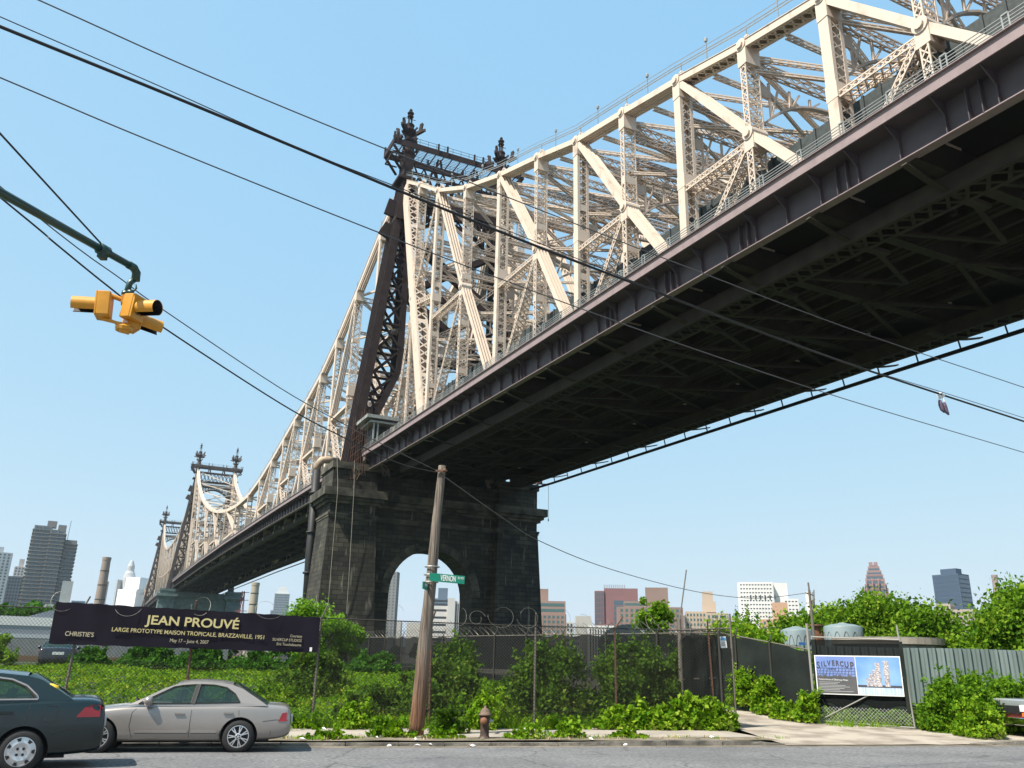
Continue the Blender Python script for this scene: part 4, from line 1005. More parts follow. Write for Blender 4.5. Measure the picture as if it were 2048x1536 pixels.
# =================================================================== STREET FURNITURE
base = UV(3.32, 21.3, .08); top = UV(3.64, 21.3, 6.72)
po = empty('utility_pole', base, 0, 'leaning weathered grey wooden utility pole cut off at the top beside the hydrant', 'pole')
f = MB(); d = top-base; f.tube([d*k/24+Vector((.006*math.sin(k*.6), .005*math.cos(k*.5), 0)) for k in range(25)], [.186-.088*k/24+.003*math.sin(k*2.1) for k in range(25)], 18); f.build('shaft', 'wood', po, smooth=True)
_w = M['wood'].node_tree; _l = _w.links; _n = _w.nodes; _p = _n['Principled BSDF']; _tc = _n.new('ShaderNodeTexCoord'); _sx = _n.new('ShaderNodeSeparateXYZ'); _l.new(_tc.outputs['Object'], _sx.inputs[0])
_no = _n.new('ShaderNodeTexNoise'); _no.inputs['Scale'].default_value = 6; _l.new(_tc.outputs['Object'], _no.inputs['Vector']); _ad = _n.new('ShaderNodeMath'); _ad.operation = 'MULTIPLY_ADD'; _ad.inputs[1].default_value = .8; _l.new(_no.outputs['Fac'], _ad.inputs[0]); _l.new(_sx.outputs[2], _ad.inputs[2])
_mr = _n.new('ShaderNodeMapRange'); _mr.inputs[1].default_value = .9; _mr.inputs[2].default_value = 2.6; _l.new(_ad.outputs[0], _mr.inputs[0])
_mi = _n.new('ShaderNodeMixRGB'); _s0 = _p.inputs['Base Color'].links[0].from_socket; _l.new(_mr.outputs[0], _mi.inputs[0]); _l.new(_s0, _mi.inputs[2])
_hm = _n.new('ShaderNodeMixRGB'); _hm.blend_type = 'MULTIPLY'; _hm.inputs[0].default_value = 1; _l.new(_s0, _hm.inputs[1]); _hm.inputs[2].default_value = (.95, .55, .36, 1); _l.new(_hm.outputs[0], _mi.inputs[1]); _l.new(_mi.outputs[0], _p.inputs['Base Color'])
f = MB()
for z in (3.62, 3.8, 4.0): c = d*(z/6.64); f.tube([c+Vector(((.185)*math.cos(a), .185*math.sin(a), .0)) for a in np.linspace(0, 6.283, 25)], .014, 5)
f.build('strap', 'galv', po)
f = MB(); f.bar(d*.975+Vector((-.14, -.13, 0)), d*.975+Vector((.16, -.16, 0)), .05, .05); f.lathe([(.03, 0), (.05, .03), (.03, .1)], tuple(d*.97+Vector((.1, -.18, 0))), 8); f.build('bolt', 'rust', po)
sg = empty('street_sign', UV(3.53, 21.05, 3.79), A-.06, 'long green VERNON BLVD street sign strapped to the wooden pole', 'sign')
f = MB(); f.box((-.12, -.01, -.09), (.78, .01, .11)); o = f.build('panel', 'signgreen', sg); o.rotation_euler = (0, R(3), 0)
text('VERNON', .20, 'white', sg, (.16, -.014, -.062), (R(90), R(3), 0), align='LEFT', xs=.48, ext=.002, bold=.003)
text('BLVD', .08, 'white', sg, (.60, -.014, -.012), (R(90), R(3), 0), align='LEFT', xs=.82, ext=.002)
sg2 = empty('small_street_sign', UV(3.43, 21.25, 3.56), A+R(68), 'small green cross street sign seen edge on at the left of the wooden pole', 'sign')
f = MB(); f.box((-.62, -.01, -.08), (.05, .01, .09)); f.build('panel', 'signgreen', sg2)
text('VERNON', .09, 'white', sg2, (-.3, -.014, .0), (R(90), 0, 0), ext=.002, xs=.8)
# hydrant
hy = empty('fire_hydrant', UV(4.82, 20.5, .1), A-R(12), 'old brown fire hydrant with a domed cap on the pavement', 'hydrant'); hy.scale = (.92, .92, .92)
mh = mat('hydrant_paint', (.035, .024, .018), .65, col2=(.08, .04, .025), vscale=8, bump=.3); mh2 = mat('hydrant_cap', (.17, .115, .08), .75, col2=(.10, .065, .045), vscale=10)
f = MB(); f.lathe([(.16, 0), (.165, .03), (.125, .05), (.115, .08), (.11, .34), (.125, .42), (.135, .5), (.135, .56)], (0, 0, 0), 24); f.build('barrel', mh, hy, smooth=True)
f = MB(); f.lathe([(.165, .55), (.17, .585), (.14, .6), (.12, .66), (.075, .72), (.035, .74), (.035, .77), (.01, .8)], (0, 0, 0), 24); f.build('bonnet', mh2, hy, smooth=True)
f = MB(); f.lathe([(.03, -.23), (.07, -.21), (.09, -.19), (.09, -.15), (.07, -.1), (.07, 0)], (-.03, 0, .43), 16, 'y'); f.build('nozzle_cap', mat('rusty_cap', (.2, .085, .045), .8), hy)
f = MB(); f.lathe([(.05, .1), (.05, .16), (.035, .19), (.02, .22)], (0, 0, .43), 12, 'x'); f.build('side_nozzle', 'galv', hy)

# traffic signal on a mast arm
L_ = Vector((-5.72, 6.3, 6.22)); E_ = Vector((-4.97, 9.82, 6.57))
dv = (E_-L_).normalized(); far = L_-dv*7
ts = empty('traffic_signal', (far.x, far.y, 0), 0, 'yellow three headed beacon hanging from a dark green mast arm', 'traffic signal')
off = Vector((far.x, far.y, 0))
f = MB(); f.tube([far-off, E_-off-dv*.12], [.075, .045], 12); q = E_-off
f.tube([q-dv*.13, q-dv*.03+Vector((0, 0, .0)), q+dv*.04+Vector((0, 0, -.05)), q+dv*.05+Vector((0, 0, -.16))], .055, 12)
mid_ = E_-off-dv*.62; f.tube([mid_-dv*.07, mid_+dv*.07], .075, 10); f.box(tuple(mid_+Vector((-.04, -.05, -.11))), tuple(mid_+Vector((.04, .06, -.03)))); f.build('mast_arm', 'dkgreen', ts, smooth=True)
f = MB(); f.tube([(0, 0, 0), (0, 0, far.z+.3)], [.12, .08], 14); f.build('mast', 'dkgreen', ts, smooth=True)
# the drop pipe and heads: local frame x to the right, y away, z up
bx = Vector((.92, .39, 0)).normalized(); by = Vector((-bx.y, bx.x, 0)); C_ = E_-off+dv*.04-bx*.04+Vector((0, 0, -.62))
SG = .82
def LP(x, y, z): return C_+(bx*x+by*y+Vector((0, 0, z-.3)))*SG+Vector((0, 0, .3))
f = MB(); f.tube([E_-off+dv*.05+Vector((0, 0, -.12)), LP(-.02, 0, .43), LP(-.04, 0, .2)], .04, 10); f.tube([LP(-.04, 0, .27), LP(-.04, 0, .22)], .06, 10)
f.tube([LP(.07, -.02, .42), LP(.09, -.02, .36), LP(.05, -.02, .29), LP(.0, -.02, .26)], .014, 6); f.tube([LP(-.03, 0, .26), LP(.07, 0, .27)], .05, 10); f.build('hanger', 'dkgreen', ts, smooth=True)
f = MB(); f.bar(LP(-.09, 0, .13), LP(.05, 0, .13), .12, .11); f.tube([LP(-.3, 0, .18), LP(-.07, 0, .13)], .032, 10); f.tube([LP(.05, 0, .15), LP(.2, -.03, .16)], .032, 10)
f.tube([LP(-.3, .0, -.23), LP(-.12, 0, -.26), LP(.0, 0, -.33), LP(.1, 0, -.33)], [.03, .02, .07, .08], 10); f.lathe([(.1, -.04), (.11, 0), (.06, .04)], tuple(LP(.02, 0, -.33)), 14); f.build('bracket', 'yellow', ts, smooth=False)
def head(x, y, z, ang, tilt=0):
    hd = empty('signal_head', LP(x, y, z)); hd.parent = ts; hd.rotation_euler = (0, R(tilt), math.atan2(bx.y, bx.x)+R(ang)); hd.scale = (SG, SG, SG)
    # looks along local +x
    bm = rbox('housing', (-.13, -.15, -.20), (.06, .15, .20), 'yellow', hd, .035, 3)
    d_ = rbox('door', (.055, -.145, -.195), (.085, .145, .195), 'yellow', hd, .012, 2)
    v = MB(); n = 28; r0 = .125; a0, a1 = R(-52), R(232); L0 = .34
    for k in range(n+1):
        a = a0+(a1-a0)*k/n
        for (rr, xx) in ((r0, .085), (r0, .085+L0), (r0-.006, .085+L0), (r0-.006, .085)): v.v.append((xx, rr*math.cos(a), rr*math.sin(a)))
    for k in range(n):
        for j in range(3): v.f.append((k*4+j, k*4+j+1, (k+1)*4+j+1, (k+1)*4+j))
    vi = v.build('visor', 'yellow', hd, smooth=True); smooth_angle(vi, 40)
    k_ = MB(); 
    for k in range(n+1):
        a = a0+(a1-a0)*k/n
        for xx in (.086, .085+L0-.004): k_.v.append((xx, (r0-.009)*math.cos(a), (r0-.009)*math.sin(a)))
    for k in range(n): k_.f.append((k*2, k*2+1, k*2+3, k*2+2))
    k_.build('visor_lining', 'black', hd)
    ln = MB(); ln.lathe([(.115, .086), (.1, .105), (.02, .115)], (0, 0, 0), 20, 'x'); ln.build('lens', mat('dark_lens', (.02, .008, .004), .15, coat=.5), hd)
head(-.34, 0, -.02, 180-8, 4); head(.12, -.06, .0, -38, 4); head(.13, .16, -.10, 22, 4)
# guy wire and cables
def cable(pts, r, name, label, m='cable', n=6, cat='cable', group=None):
    P_ = [Vector(p) for p in pts]; dd = []
    for i in range(len(P_)-1):
        p0 = P_[max(i-1, 0)]; p1 = P_[i]; p2 = P_[i+1]; p3 = P_[min(i+2, len(P_)-1)]
        for k in range(6):
            t = k/6; dd.append(.5*((2*p1)+(-p0+p2)*t+(2*p0-5*p1+4*p2-p3)*t*t+(-p0+3*p1-3*p2+p3)*t**3))
    dd.append(P_[-1]); f = MB(); f.tube(dd, r, n); o = f.build(name, m, None, smooth=True); return tag(o, label, cat, group)
gw = MB(); gw.tube([Vector((-8.3, -2, 9.6))-off, Vector((-5.4, 7.1, 6.9))-off, mid_+Vector((0, 0, .05))], .011, 6); gw.build('guy_wire', 'cable', ts)
def ext(pts, a=2.2, b_=2.2):
    p = [Vector(q) for q in pts]; return [p[0]+(p[0]-p[1]).normalized()*a*2]+p+[p[-1]+(p[-1]-p[-2]).normalized()*b_*3]
cable(ext([(-5.36, 7.34, 8.62), (-3.82, 8.22, 8.40), (-1.72, 9.43, 8.2), (1.1, 11.06, 8.0), (2.57, 11.9, 7.9), (6.14, 13.96, 7.7), (10.95, 16.72, 7.6)]), .009, 'overhead_wire', 'highest thin overhead wire crossing above the others in the sky', 'cable_grey')
cable(ext([(-5.84, 7.57, 8.43), (-3.98, 8.72, 8.27), (-1.57, 10.2, 8.02), (.31, 11.36, 7.86), (2.27, 12.56, 7.73), (4.27, 13.8, 7.6), (6.64, 15.25, 7.49), (9.19, 16.82, 7.44), (12.01, 18.56, 7.4)]), .022, 'overhead_cable', 'thickest black overhead cable with the sneakers hanging on it')
cable(ext([(-5.82, 7.49, 8.5), (-4.27, 8.43, 8.3), (-2.85, 9.3, 8.1), (-1.55, 10.09, 8.0), (.3, 11.23, 7.86), (2.52, 12.58, 7.66), (4.44, 13.76, 7.53), (6.55, 15.05, 7.42), (9.06, 16.58, 7.42), (11.84, 18.28, 7.4)]), .007, 'overhead_wire', 'thin wire running just above the thickest black cable', 'cable')
cable(ext([(-5.75, 7.64, 7.8), (-4.41, 8.5, 7.62), (-2.11, 9.96, 7.36), (-.51, 10.99, 7.22), (1.39, 12.2, 7.08), (3.25, 13.38, 6.97), (6.7, 15.59, 6.85), (12.24, 19.13, 6.8)]), .009, 'overhead_wire', 'lowest of the wires crossing the whole sky from left to right', 'cable_grey')
def push(pts, ks): return [(p[0]*k, p[1]*k, 1.75+(p[2]-1.75)*k) for p, k in zip(pts, ks)]
cable(push([(-6.2, 1.8, 6.6), (-5.16, 7.58, 6.2), (-4.78, 9.19, 6.1), (-4.6, 9.92, 6.06), (-3.85, 13.08, 6.03), (-3.26, 15.6, 6.14), (-2.91, 17.06, 6.22), (-1.95, 21.3, 6.55)], (1.3, 1.28, 1.25, 1.22, 1.1, 1.04, 1, 1)), .009, 'pole_wire', 'thin wire passing behind the yellow signal to the wooden pole top', 'cable_grey')
cable(push([(-6.3, 1.8, 6.6), (-5.31, 7.49, 6.2), (-5.13, 8.27, 6.1), (-4.91, 9.18, 5.99), (-4.67, 10.16, 5.91), (-3.9, 13.36, 5.85), (-3.36, 15.63, 5.93), (-2.62, 18.72, 6.13), (-1.96, 21.3, 6.5)], (1.3, 1.28, 1.26, 1.24, 1.2, 1.1, 1.04, 1, 1)), .013, 'pole_wire', 'thicker black wire passing below the signal to the wooden pole top', 'cable')
cable([(-1.81, 21.65, 6.5), (-.04, 23.81, 5.66), (.86, 24.92, 5.31), (3.01, 27.56, 4.89), (6.22, 31.49, 4.62), (8.89, 34.76, 4.6), (11.49, 37.95, 4.82), (15.15, 42.4, 5.5)], .013, 'pole_wire', 'sagging wire from the wooden pole to the thin pole behind the gate', 'cable_grey')
sn = empty('hanging_sneakers', (9.2, 16.83, 7.42), A, 'pair of sneakers knotted over the thick overhead cable at right', 'sneakers')
ms = mat('sneaker_cloth', (.07, .05, .08), .8, var=.4, vscale=20)
for dx, dz, an in ((-.05, -.06, 8), (.05, -.10, -10)):
    f = MB(); f.tube([(dx, 0, -.06+dz), (dx+.01, .0, -.16+dz), (dx+.02, -.01, -.26+dz), (dx+.03, -.05, -.34+dz)], [.035, .05, .045, .02], 10); f.build('shoe', ms, sn, smooth=True)
f = MB(); f.tube([(-.06, 0, -.12), (-.07, 0, .0), (-.02, .01, .05), (.05, 0, .01), (.06, 0, -.14)], .018, 6); f.tube([(-.09, -.01, .0), (.0, -.02, .05), (.08, .0, .0), (.0, .02, -.05), (-.08, 0, .01)], .026, 6); f.build('laces', 'white', sn)
f = MB()

# =================================================================== FENCES
def wire_mesh(x0, x1, z0, z1, cell=.062, r=.0028):
    b = MB(); hgt = z1-z0; x = x0-hgt
    while x < x1:
        for sgn in (1, -1):
            # line from (x,z0) to (x+hgt,z1) clipped to the panel
            a, c = max(x, x0), min(x+hgt, x1)
            if c > a:
                za, zc = z0+(a-x), z0+(c-x)
                if sgn < 0: za, zc = z1-(a-x), z1-(c-x)
                b.bar((a, 0.003*sgn, za), (c, 0.003*sgn, zc), r*2, r*2, (0, 1, 0))
        x += cell*1.414
    return b
fe = empty('chain_link_fence', UV(3, 23.3, .1), A, 'tall rusty chain link fence with razor wire along the pavement', 'fence')
wire_mesh(-12.5, 9.95, .02, 2.74).build('wire_mesh', 'mesh', fe)
for u, m, lean in ((-10.9, 'rust_grey', 0), (-7.9, 'rust_grey', .05), (-5.2, 'rust', -.05), (-2.05, 'rust_grey', .0), (.93, 'rust', -.04), (3.87, 'rust_grey', .01), (6.26, 'rust', .0), (9.25, 'rust', -.06)):
    f = MB(); f.tube([(u-lean, .03, 0), (u+lean*.5, .03, 2.72)], .034, 8); f.tube([(u+lean*.5, .03, 2.7), (u+lean*.5+random.uniform(-.12, .25), -.12, 3.05)], .022, 6)
    for z in (.5, 1.2, 1.9, 2.5): f.lathe([(.042, z), (.042, z+.03)], (u, .03, 0), 8)
    f.build('post', m, fe)
f = MB(); f.tube([(-12.5, 0, 2.76), (-4, 0, 2.74), (3, 0, 2.70), (9.95, 0, 2.73)], .014, 6); f.tube([(-12.5, 0, .5), (9.95, 0, .46)], .006, 4); f.build('top_rail', 'mesh', fe)
f = MB(); u = -12.3
while u < 9.7:
    rr = random.uniform(.22, .40); a0 = random.uniform(-.6, 1.2)+(math.pi if random.random() < .6 else 0); span = random.uniform(3.6, 6.4); sk = random.uniform(-.5, .5); tw = random.uniform(.3, 1.0); dr = random.uniform(-.15, .3)
    pts = [(u+rr*math.cos(a0+span*k/26)*tw+dr*k/26, rr*math.sin(a0+span*k/26)*(1-tw*.8)+sk*.1-.05, 2.90+rr*math.sin(a0+span*k/26)*(.75+.2*sk)+.05*sk) for k in range(27)]
    f.tube(pts, .0034, 4)
    for k in range(1, 26, 2):
        p = Vector(pts[k]); d = (Vector(pts[k+1])-p).normalized(); f.bar(p-d*.01, p+d*.01, .016, .003, (random.random(), random.random(), 1))
    u += random.uniform(.9, 1.9) if u < 1.2 else random.uniform(.45, 1.0)
f.build('razor_wire', 'silverwire', fe)
# gate leaf standing open at the fence end, with its black screen and little notice
gl = empty('open_gate_leaf', UV(12.95, 23.3, .05), A+R(176), 'narrow open chain link gate leaf with torn black screen at the fence end', 'gate')
wire_mesh(.03, 1.55, .1, 2.86, .06).build('wire_mesh', 'mesh', gl)
f = MB()
for x in (.0, 1.6): f.tube([(x, 0, 0), (x, 0, 2.95 if x else 3.3)], .032, 8)
for z in (.12, 1.5, 2.88): f.tube([(0, 0, z), (1.6, 0, z-.09)], .024, 8)
f.tube([(.1, -.04, 1.05), (.5, -.1, 1.2), (.9, -.05, 1.1)], .012, 6)
f.build('frame', 'rust_grey', gl)
f = MB(); 
for i in range(13):
    for j in range(15): f.v.append((.35+1.2*i/12, .03+.03*math.sin(i*1.4)+.02*math.sin(j*1.1+i), .12+2.5*j/14-.1*(i % 3 == 0)*(j == 14)))
for i in range(12):
    for j in range(14): f.f.append((i*15+j, (i+1)*15+j, (i+1)*15+j+1, i*15+j+1))
f.build('screen_cloth', 'screen', gl)
nb = empty('notice', UV(12.62, 23.2, 2.52), A, 'small white notice board with a blue heading on the gate leaf', 'sign')
f = MB(); f.box((-.09, -.01, -.16), (.11, .0, .16)); o = f.build('panel', 'white', nb); o.rotation_euler = (0, R(-4), 0)
f = MB(); f.box((-.08, -.014, .05), (.10, -.011, .14)); f.build('heading', mat('notice_blue', (.12, .3, .5), .6), nb)
f = MB(); 
for k in range(4): f.box((-.06, -.014, .0-.035*k), (.08-.02*(k % 2), -.011, .012-.035*k))
f.build('text_lines', 'seam', nb)
# banner
bn = empty('banner', UV(.92, 23.2, 2.84), A, 'long black exhibition banner with gold JEAN PROUVE lettering hung on the fence', 'banner')
tl = math.atan2(.16, 6.4)
def BZ(x, k): return .16*(-x/6.4)*1.0-k*(.89+.10*(-x/6.4))
f = MB(); NX = 40
for i in range(NX+1):
    for j in range(7):
        x = -6.38*i/NX; k = j/6; f.v.append((x-.0, .0+.022*math.sin(i*.55+j*.8)*(.3+abs(k-.5))-.012*math.sin(i*1.7)*(1-k), BZ(x, k)+(.01*math.sin(i*1.9) if j in (0, 6) else 0)))
for i in range(NX):
    for j in range(6): f.f.append((i*7+j, i*7+j+1, (i+1)*7+j+1, (i+1)*7+j))
f.build('cloth', 'banner', bn, smooth=True)
def bt(s, size, x, k, m='gold', al='CENTER', xs=1., bold=0., sh=0.): return text(s, size, m, bn, (x, -.036, BZ(x, k)), (R(90), tl, 0), align=al, xs=xs, bold=bold, ext=.002, shear=sh)
bt('JEAN PROUV\u00c9', .305, -3.13, .435, bold=.006, xs=1.17)
bt('LARGE PROTOTYPE MAISON TROPICALE, BRAZZAVILLE, 1951', .138, -3.18, .665, xs=.97, bold=.0008)
bt('May 17 \u2013 June 4, 2007', .12, -3.17, .86, 'gold2', xs=.86)
bt("CHRISTIE'S", .15, -5.72, .80, 'gold2', xs=.92, bold=.001)
for k, s in ((.58, 'Courtesy'), (.70, 'SILVERCUP STUDIOS'), (.82, 'Eric Touchaleaume')): bt(s, .095, -.42, k+.02, 'gold2', 'RIGHT', .85)
f = MB(); f.box((-.2, -.03, -.86), (-.14, -.02, -.76)); f.build('label_tag', 'white', bn)

# black screened fence running back on the left of the driveway
def screened(name, label, a, c, ha, hc, za, zc, alpha=None, wire=True, pst=3.0, lean=0):
    a = Vector((a[0], a[1], 0)); c = Vector((c[0], c[1], 0)); d = c-a; L = d.length
    e = empty(name, a+Vector((0, 0, 0)), math.atan2(d.y, d.x), label, 'fence')
    Z0 = lambda x: za+(zc-za)*x/L; HT = lambda x: ha+(hc-ha)*x/L
    f = MB(); n = int(L/.25)
    for i in range(n+1):
        for j in range(5):
            x = L*i/n; f.v.append((x, .025*math.sin(i*.9)+.012*math.sin(j*2+i*.37), Z0(x)+HT(x)*j/4-(.03*math.sin(i*.8)+.02 if j == 4 else 0)))
    for i in range(n):
        for j in range(4): f.f.append((i*5+j, (i+1)*5+j, (i+1)*5+j+1, i*5+j+1))
    f.build('screen_cloth', alpha or 'screen', e, smooth=True)
    f = MB(); f.tube([(0, -.04, Z0(0)+HT(0)+.02), (L, -.04, Z0(L)+HT(L)+.02)], .022, 6); f.build('top_rail', 'rust_grey', e)
    x = 0
    while x <= L+.01: 
        f = MB(); f.tube([(x, .05, Z0(x)), (x, .05, Z0(x)+HT(x)+.06)], .035, 8); f.tube([(x, .05, Z0(x)+HT(x)), (x+.1, -.15, Z0(x)+HT(x)+.35)], .02, 6); f.build('post', 'mesh', e); x += pst
    if wire:
        f = MB(); pts = []
        nk = int(L*30)
        for k in range(nk): aa = k*.35; pts.append((L*k/nk+.12*math.cos(aa), .2*math.sin(aa), Z0(L*k/nk)+HT(L*k/nk)+.22+.2*math.sin(aa+.5)))
        f.tube(pts, .008, 3); f.build('razor_wire', 'silverwire', e)
    return e
scr = bpy.data.materials.new('see_through_screen'); scr.use_nodes = True
n_ = scr.node_tree.nodes; l_ = scr.node_tree.links; p_ = n_['Principled BSDF']; p_.inputs['Base Color'].default_value = (.009, .011, .011, 1); p_.inputs['Roughness'].default_value = 1; p_.inputs['Specular IOR Level'].default_value = .1
t_ = n_.new('ShaderNodeBsdfTransparent'); mx_ = n_.new('ShaderNodeMixShader'); mx_.inputs[0].default_value = .92
l_.new(t_.outputs[0], mx_.inputs[1]); l_.new(p_.outputs[0], mx_.inputs[2]); l_.new(mx_.outputs[0], n_['Material Output'].inputs[0])
screened('screened_fence', 'long black screened fence running back behind the chain link fence', (6.3, 25.5), (-13.5, 64.5), 2.65, 2.0, .12, 1.35, alpha=scr)
screened('driveway_fence', 'black screened fence on the right side of the concrete driveway', (9.95, 28.4), (8.3, 33.8), 2.2, 2.35, .2, .75, wire=False, pst=2.2)
# swinging gate panel with a picture banner
g0 = Vector((10.0, 28.3, .28)); g1 = Vector((12.45, 27.1, .2)); dd_ = g1-g0; GA = math.atan2(dd_.y, dd_.x); GL = Vector((dd_.x, dd_.y)).length
ga = empty('gate_panel', (10.0, 28.3, .25), GA, 'large gate panel of black screen and chain link holding a picture banner', 'gate')
SK = -.06
f = MB()
f.tube([(0, 0, 0), (0, 0, 2.62)], .026, 8); f.tube([(GL+.02, 0, -.06), (GL-.10, 0, 2.6)], .026, 8); f.tube([(0, 0, 2.58), (GL-.1, 0, 2.5)], .022, 8); f.tube([(0, 0, .03), (GL+.02, 0, -.05)], .02, 8); f.tube([(.05, -.02, .06), (GL-.1, -.02, 1.4)], .018, 8)
f.tube([(-.1, 0, 0), (-.12, 0, 3.0)], .04, 8); f.tube([(GL-.12, 0, 2.5), (GL-.14, 0, 2.95)], .028, 6); f.build('frame', mat('gate_tube', (.26, .25, .23), .6), ga)
f = MB(); f.box((-.03, -.04, .4), (.10, .02, 2.5)); f.box((GL-.14, -.04, .4), (GL-.04, .02, 2.45)); f.build('edge_cloth', 'screen', ga)
f = wire_mesh(.05, GL-.02, .02, .46, .075, .003); f.build('wire_mesh', mat('gate_wire', (.42, .42, .40), .6), ga)
f = MB()
for i in range(15):
    for j in range(9): x = .03+(GL-.1)*i/14; f.v.append((x, .03+.012*math.sin(i*1.3+j), .5+.10*math.sin(i*1.1)*(j == 0)+(2.5-.5)*j/8))
for i in range(14):
    for j in range(8): f.f.append((i*9+j, (i+1)*9+j, (i+1)*9+j+1, i*9+j+1))
f.build('screen_cloth', scr, ga); 
f = MB()
for i in range(15):
    for j in range(6): x = .03+(GL-.1)*i/14; f.v.append((x, .045+.012*math.sin(i*1.1+j), .42+.08*math.sin(i*1.7)*(j == 0)+(.62)*j/5))
for i in range(14):
    for j in range(5): f.f.append((i*6+j, (i+1)*6+j, (i+1)*6+j+1, i*6+j+1))
f.build('lower_cloth', 'screen', ga)
pb = empty('picture_banner', tuple(g0+Vector((math.sin(GA)*.06, -math.cos(GA)*.06, .80))), GA, 'blue SILVERCUP picture banner with two white towers tied to the gate panel', 'banner')
bw, bh = GL-.16, 1.18
def rect(x0, z0, x1, z1, y, m, name, tlt=0.):
    f = MB(); f.box((x0, y, z0), (x1, y+.004, z1)); return f.build(name, m, pb)
mb1 = mat('banner_sky_violet', (.20, .26, .52), .4, col2=(.13, .22, .50), vscale=1.2); mb2 = mat('banner_sky_blue', (.10, .24, .58), .4, col2=(.25, .42, .72), vscale=1.0, ramp=(.3, .7))
mbg = mat('banner_grey', (.085, .085, .09), .5, var=.1); mbt = mat('banner_towers', (.62, .56, .54), .6, col2=(.20, .18, .2), vscale=22, stretch=(1, 1, 2), ramp=(.4, .6)); mbw = mat('banner_water', (.30, .42, .62), .4, col2=(.6, .68, .78), vscale=5, stretch=(4, 1, .3)); mbd = mat('banner_dark', (.05, .055, .07), .6)
rect(.03, 0, bw, bh, 0, 'white', 'border'); xm = bw*.485
rect(.06, .55, xm, bh-.03, -.006, mb1, 'left_sky'); rect(.06, .03, xm, .55, -.006, mbg, 'left_ground'); rect(xm+.02, .28, bw-.03, bh-.03, -.006, mb2, 'right_sky'); rect(xm+.02, .03, bw-.03, .24, -.006, mbw, 'right_water'); rect(xm+.02, .24, bw-.03, .31, -.009, mbd, 'right_shore')
for i, (ch, xx, zz_, sz) in enumerate(zip('SILVERCUP', (.13, .235, .33, .45, .58, .70, .83, .97, 1.12), (.78, .83, .85, .865, .875, .87, .85, .82, .77), (.29, .22, .22, .22, .22, .22, .22, .25, .31))): text(ch, sz, mbd, pb, (xx*xm/1.22, -.010, zz_), (R(90), 0, 0), ext=.001, xs=.72, bold=.009, align='CENTER')
f = MB()
for i in range(13): x = .08+i*(xm-.12)/12; f.box((x, -.011, .56), (x+.008, -.009, .82+.02*(i % 2)))
for z in (.62, .70, .79): f.box((.07, -.011, z), (xm-.02, -.009, z+.008))
for i in range(9): f.bar((.1+i*.11, -.01, .56), (.2+i*.11, -.01, .78), .003, .006)
f.build('sign_scaffold', mbd, pb); f = MB(); 
for i in range(7): f.box((.1+.15*i, -.012, .5), (.2+.15*i, -.0095, .57+.03*math.sin(i*2.2)))
f.build('roofline', mbg, pb)
text('STUDIOS', .06, mbd, pb, (.52, -.012, .745), (R(90), 0, 0), ext=.001)
text('Future home of Silvercup West', .075, 'white', pb, (.11, -.012, .43), (R(90), R(1), 0), align='LEFT', ext=.001, xs=.92)
f = MB()
for k in range(7): f.box((.12, -.012, .36-.045*k), (.12+[.62, .55, .78, .9, .74, .6, 1.0][k], -.0095, .374-.045*k))
f.build('text_lines', mat('banner_small_text', (.4, .4, .4), .6), pb)
for (x0, x1, zt_) in ((.40, .50, .66), (.52, .60, .76), (.61, .76, .98), (.86, 1.02, 1.03), (.30, .38, .52)):
    f = MB(); z = .27; xa = xm+x0*.95; xb = xm+x1*.95
    while z < zt_: j = random.uniform(-.012, .012); f.box((xa+j, -.013, z), (xb+j, -.010, min(z+.06, zt_))); z += .064
    f.build('pictured_tower', mbt, pb)
tp = empty('thin_pole', (10.75, 30.1, .4), 0, 'thin grey pole standing behind the gate panel with a wire to its top', 'pole')
f = MB(); f.tube([(0, 0, 0), (-.05, 0, 4.1)], [.06, .045], 8); f.tube([(-.05, 0, 4.1), (-.06, 0, 4.35)], .03, 6); f.tube([(-.2, 0, 4.0), (.12, 0, 3.9)], .02, 6); f.tube([(.08, 0, 3.5), (.12, 0, 4.1)], .02, 6); f.lathe([(.06, 0), (.06, .12)], (.05, 0, 3.6), 8); f.build('shaft', 'rust_grey', tp)
lp = empty('leaning_pipe', (5.25, 26.4, .3), 0, 'thin leaning metal pipe sticking up above the fence by the gate leaf', 'pole')
f = MB(); f.tube([(0, 0, 0), (.05, 0, 2.9)], .06, 8); f.tube([(.05, 0, 2.8), (.36, .1, 4.4)], .02, 6); f.build('shaft', 'rust_grey', lp)
# corrugated fence
cf = empty('corrugated_fence', (11.9, 39.5, .5), math.atan2(35.0-39.5, 22.5-11.9), 'grey green corrugated steel fence behind the hedge at the right', 'fence')
f = MB(); x = 0; Lc = 16.; pr = []; per = .33
while x < Lc:
    for dx, y in ((0, 0), (.10, 0), (.15, -.14), (.25, -.14), (.30, 0)): pr.append((x+dx, y))
    x += per
for (x, y) in pr: f.v += [(x, y, 0), (x, y, 2.38+.015*math.sin(x)-.012*x)]
for i in range(len(pr)-1): f.f.append((2*i, 2*i+2, 2*i+3, 2*i+1))
f.build('sheet', 'corr', cf)

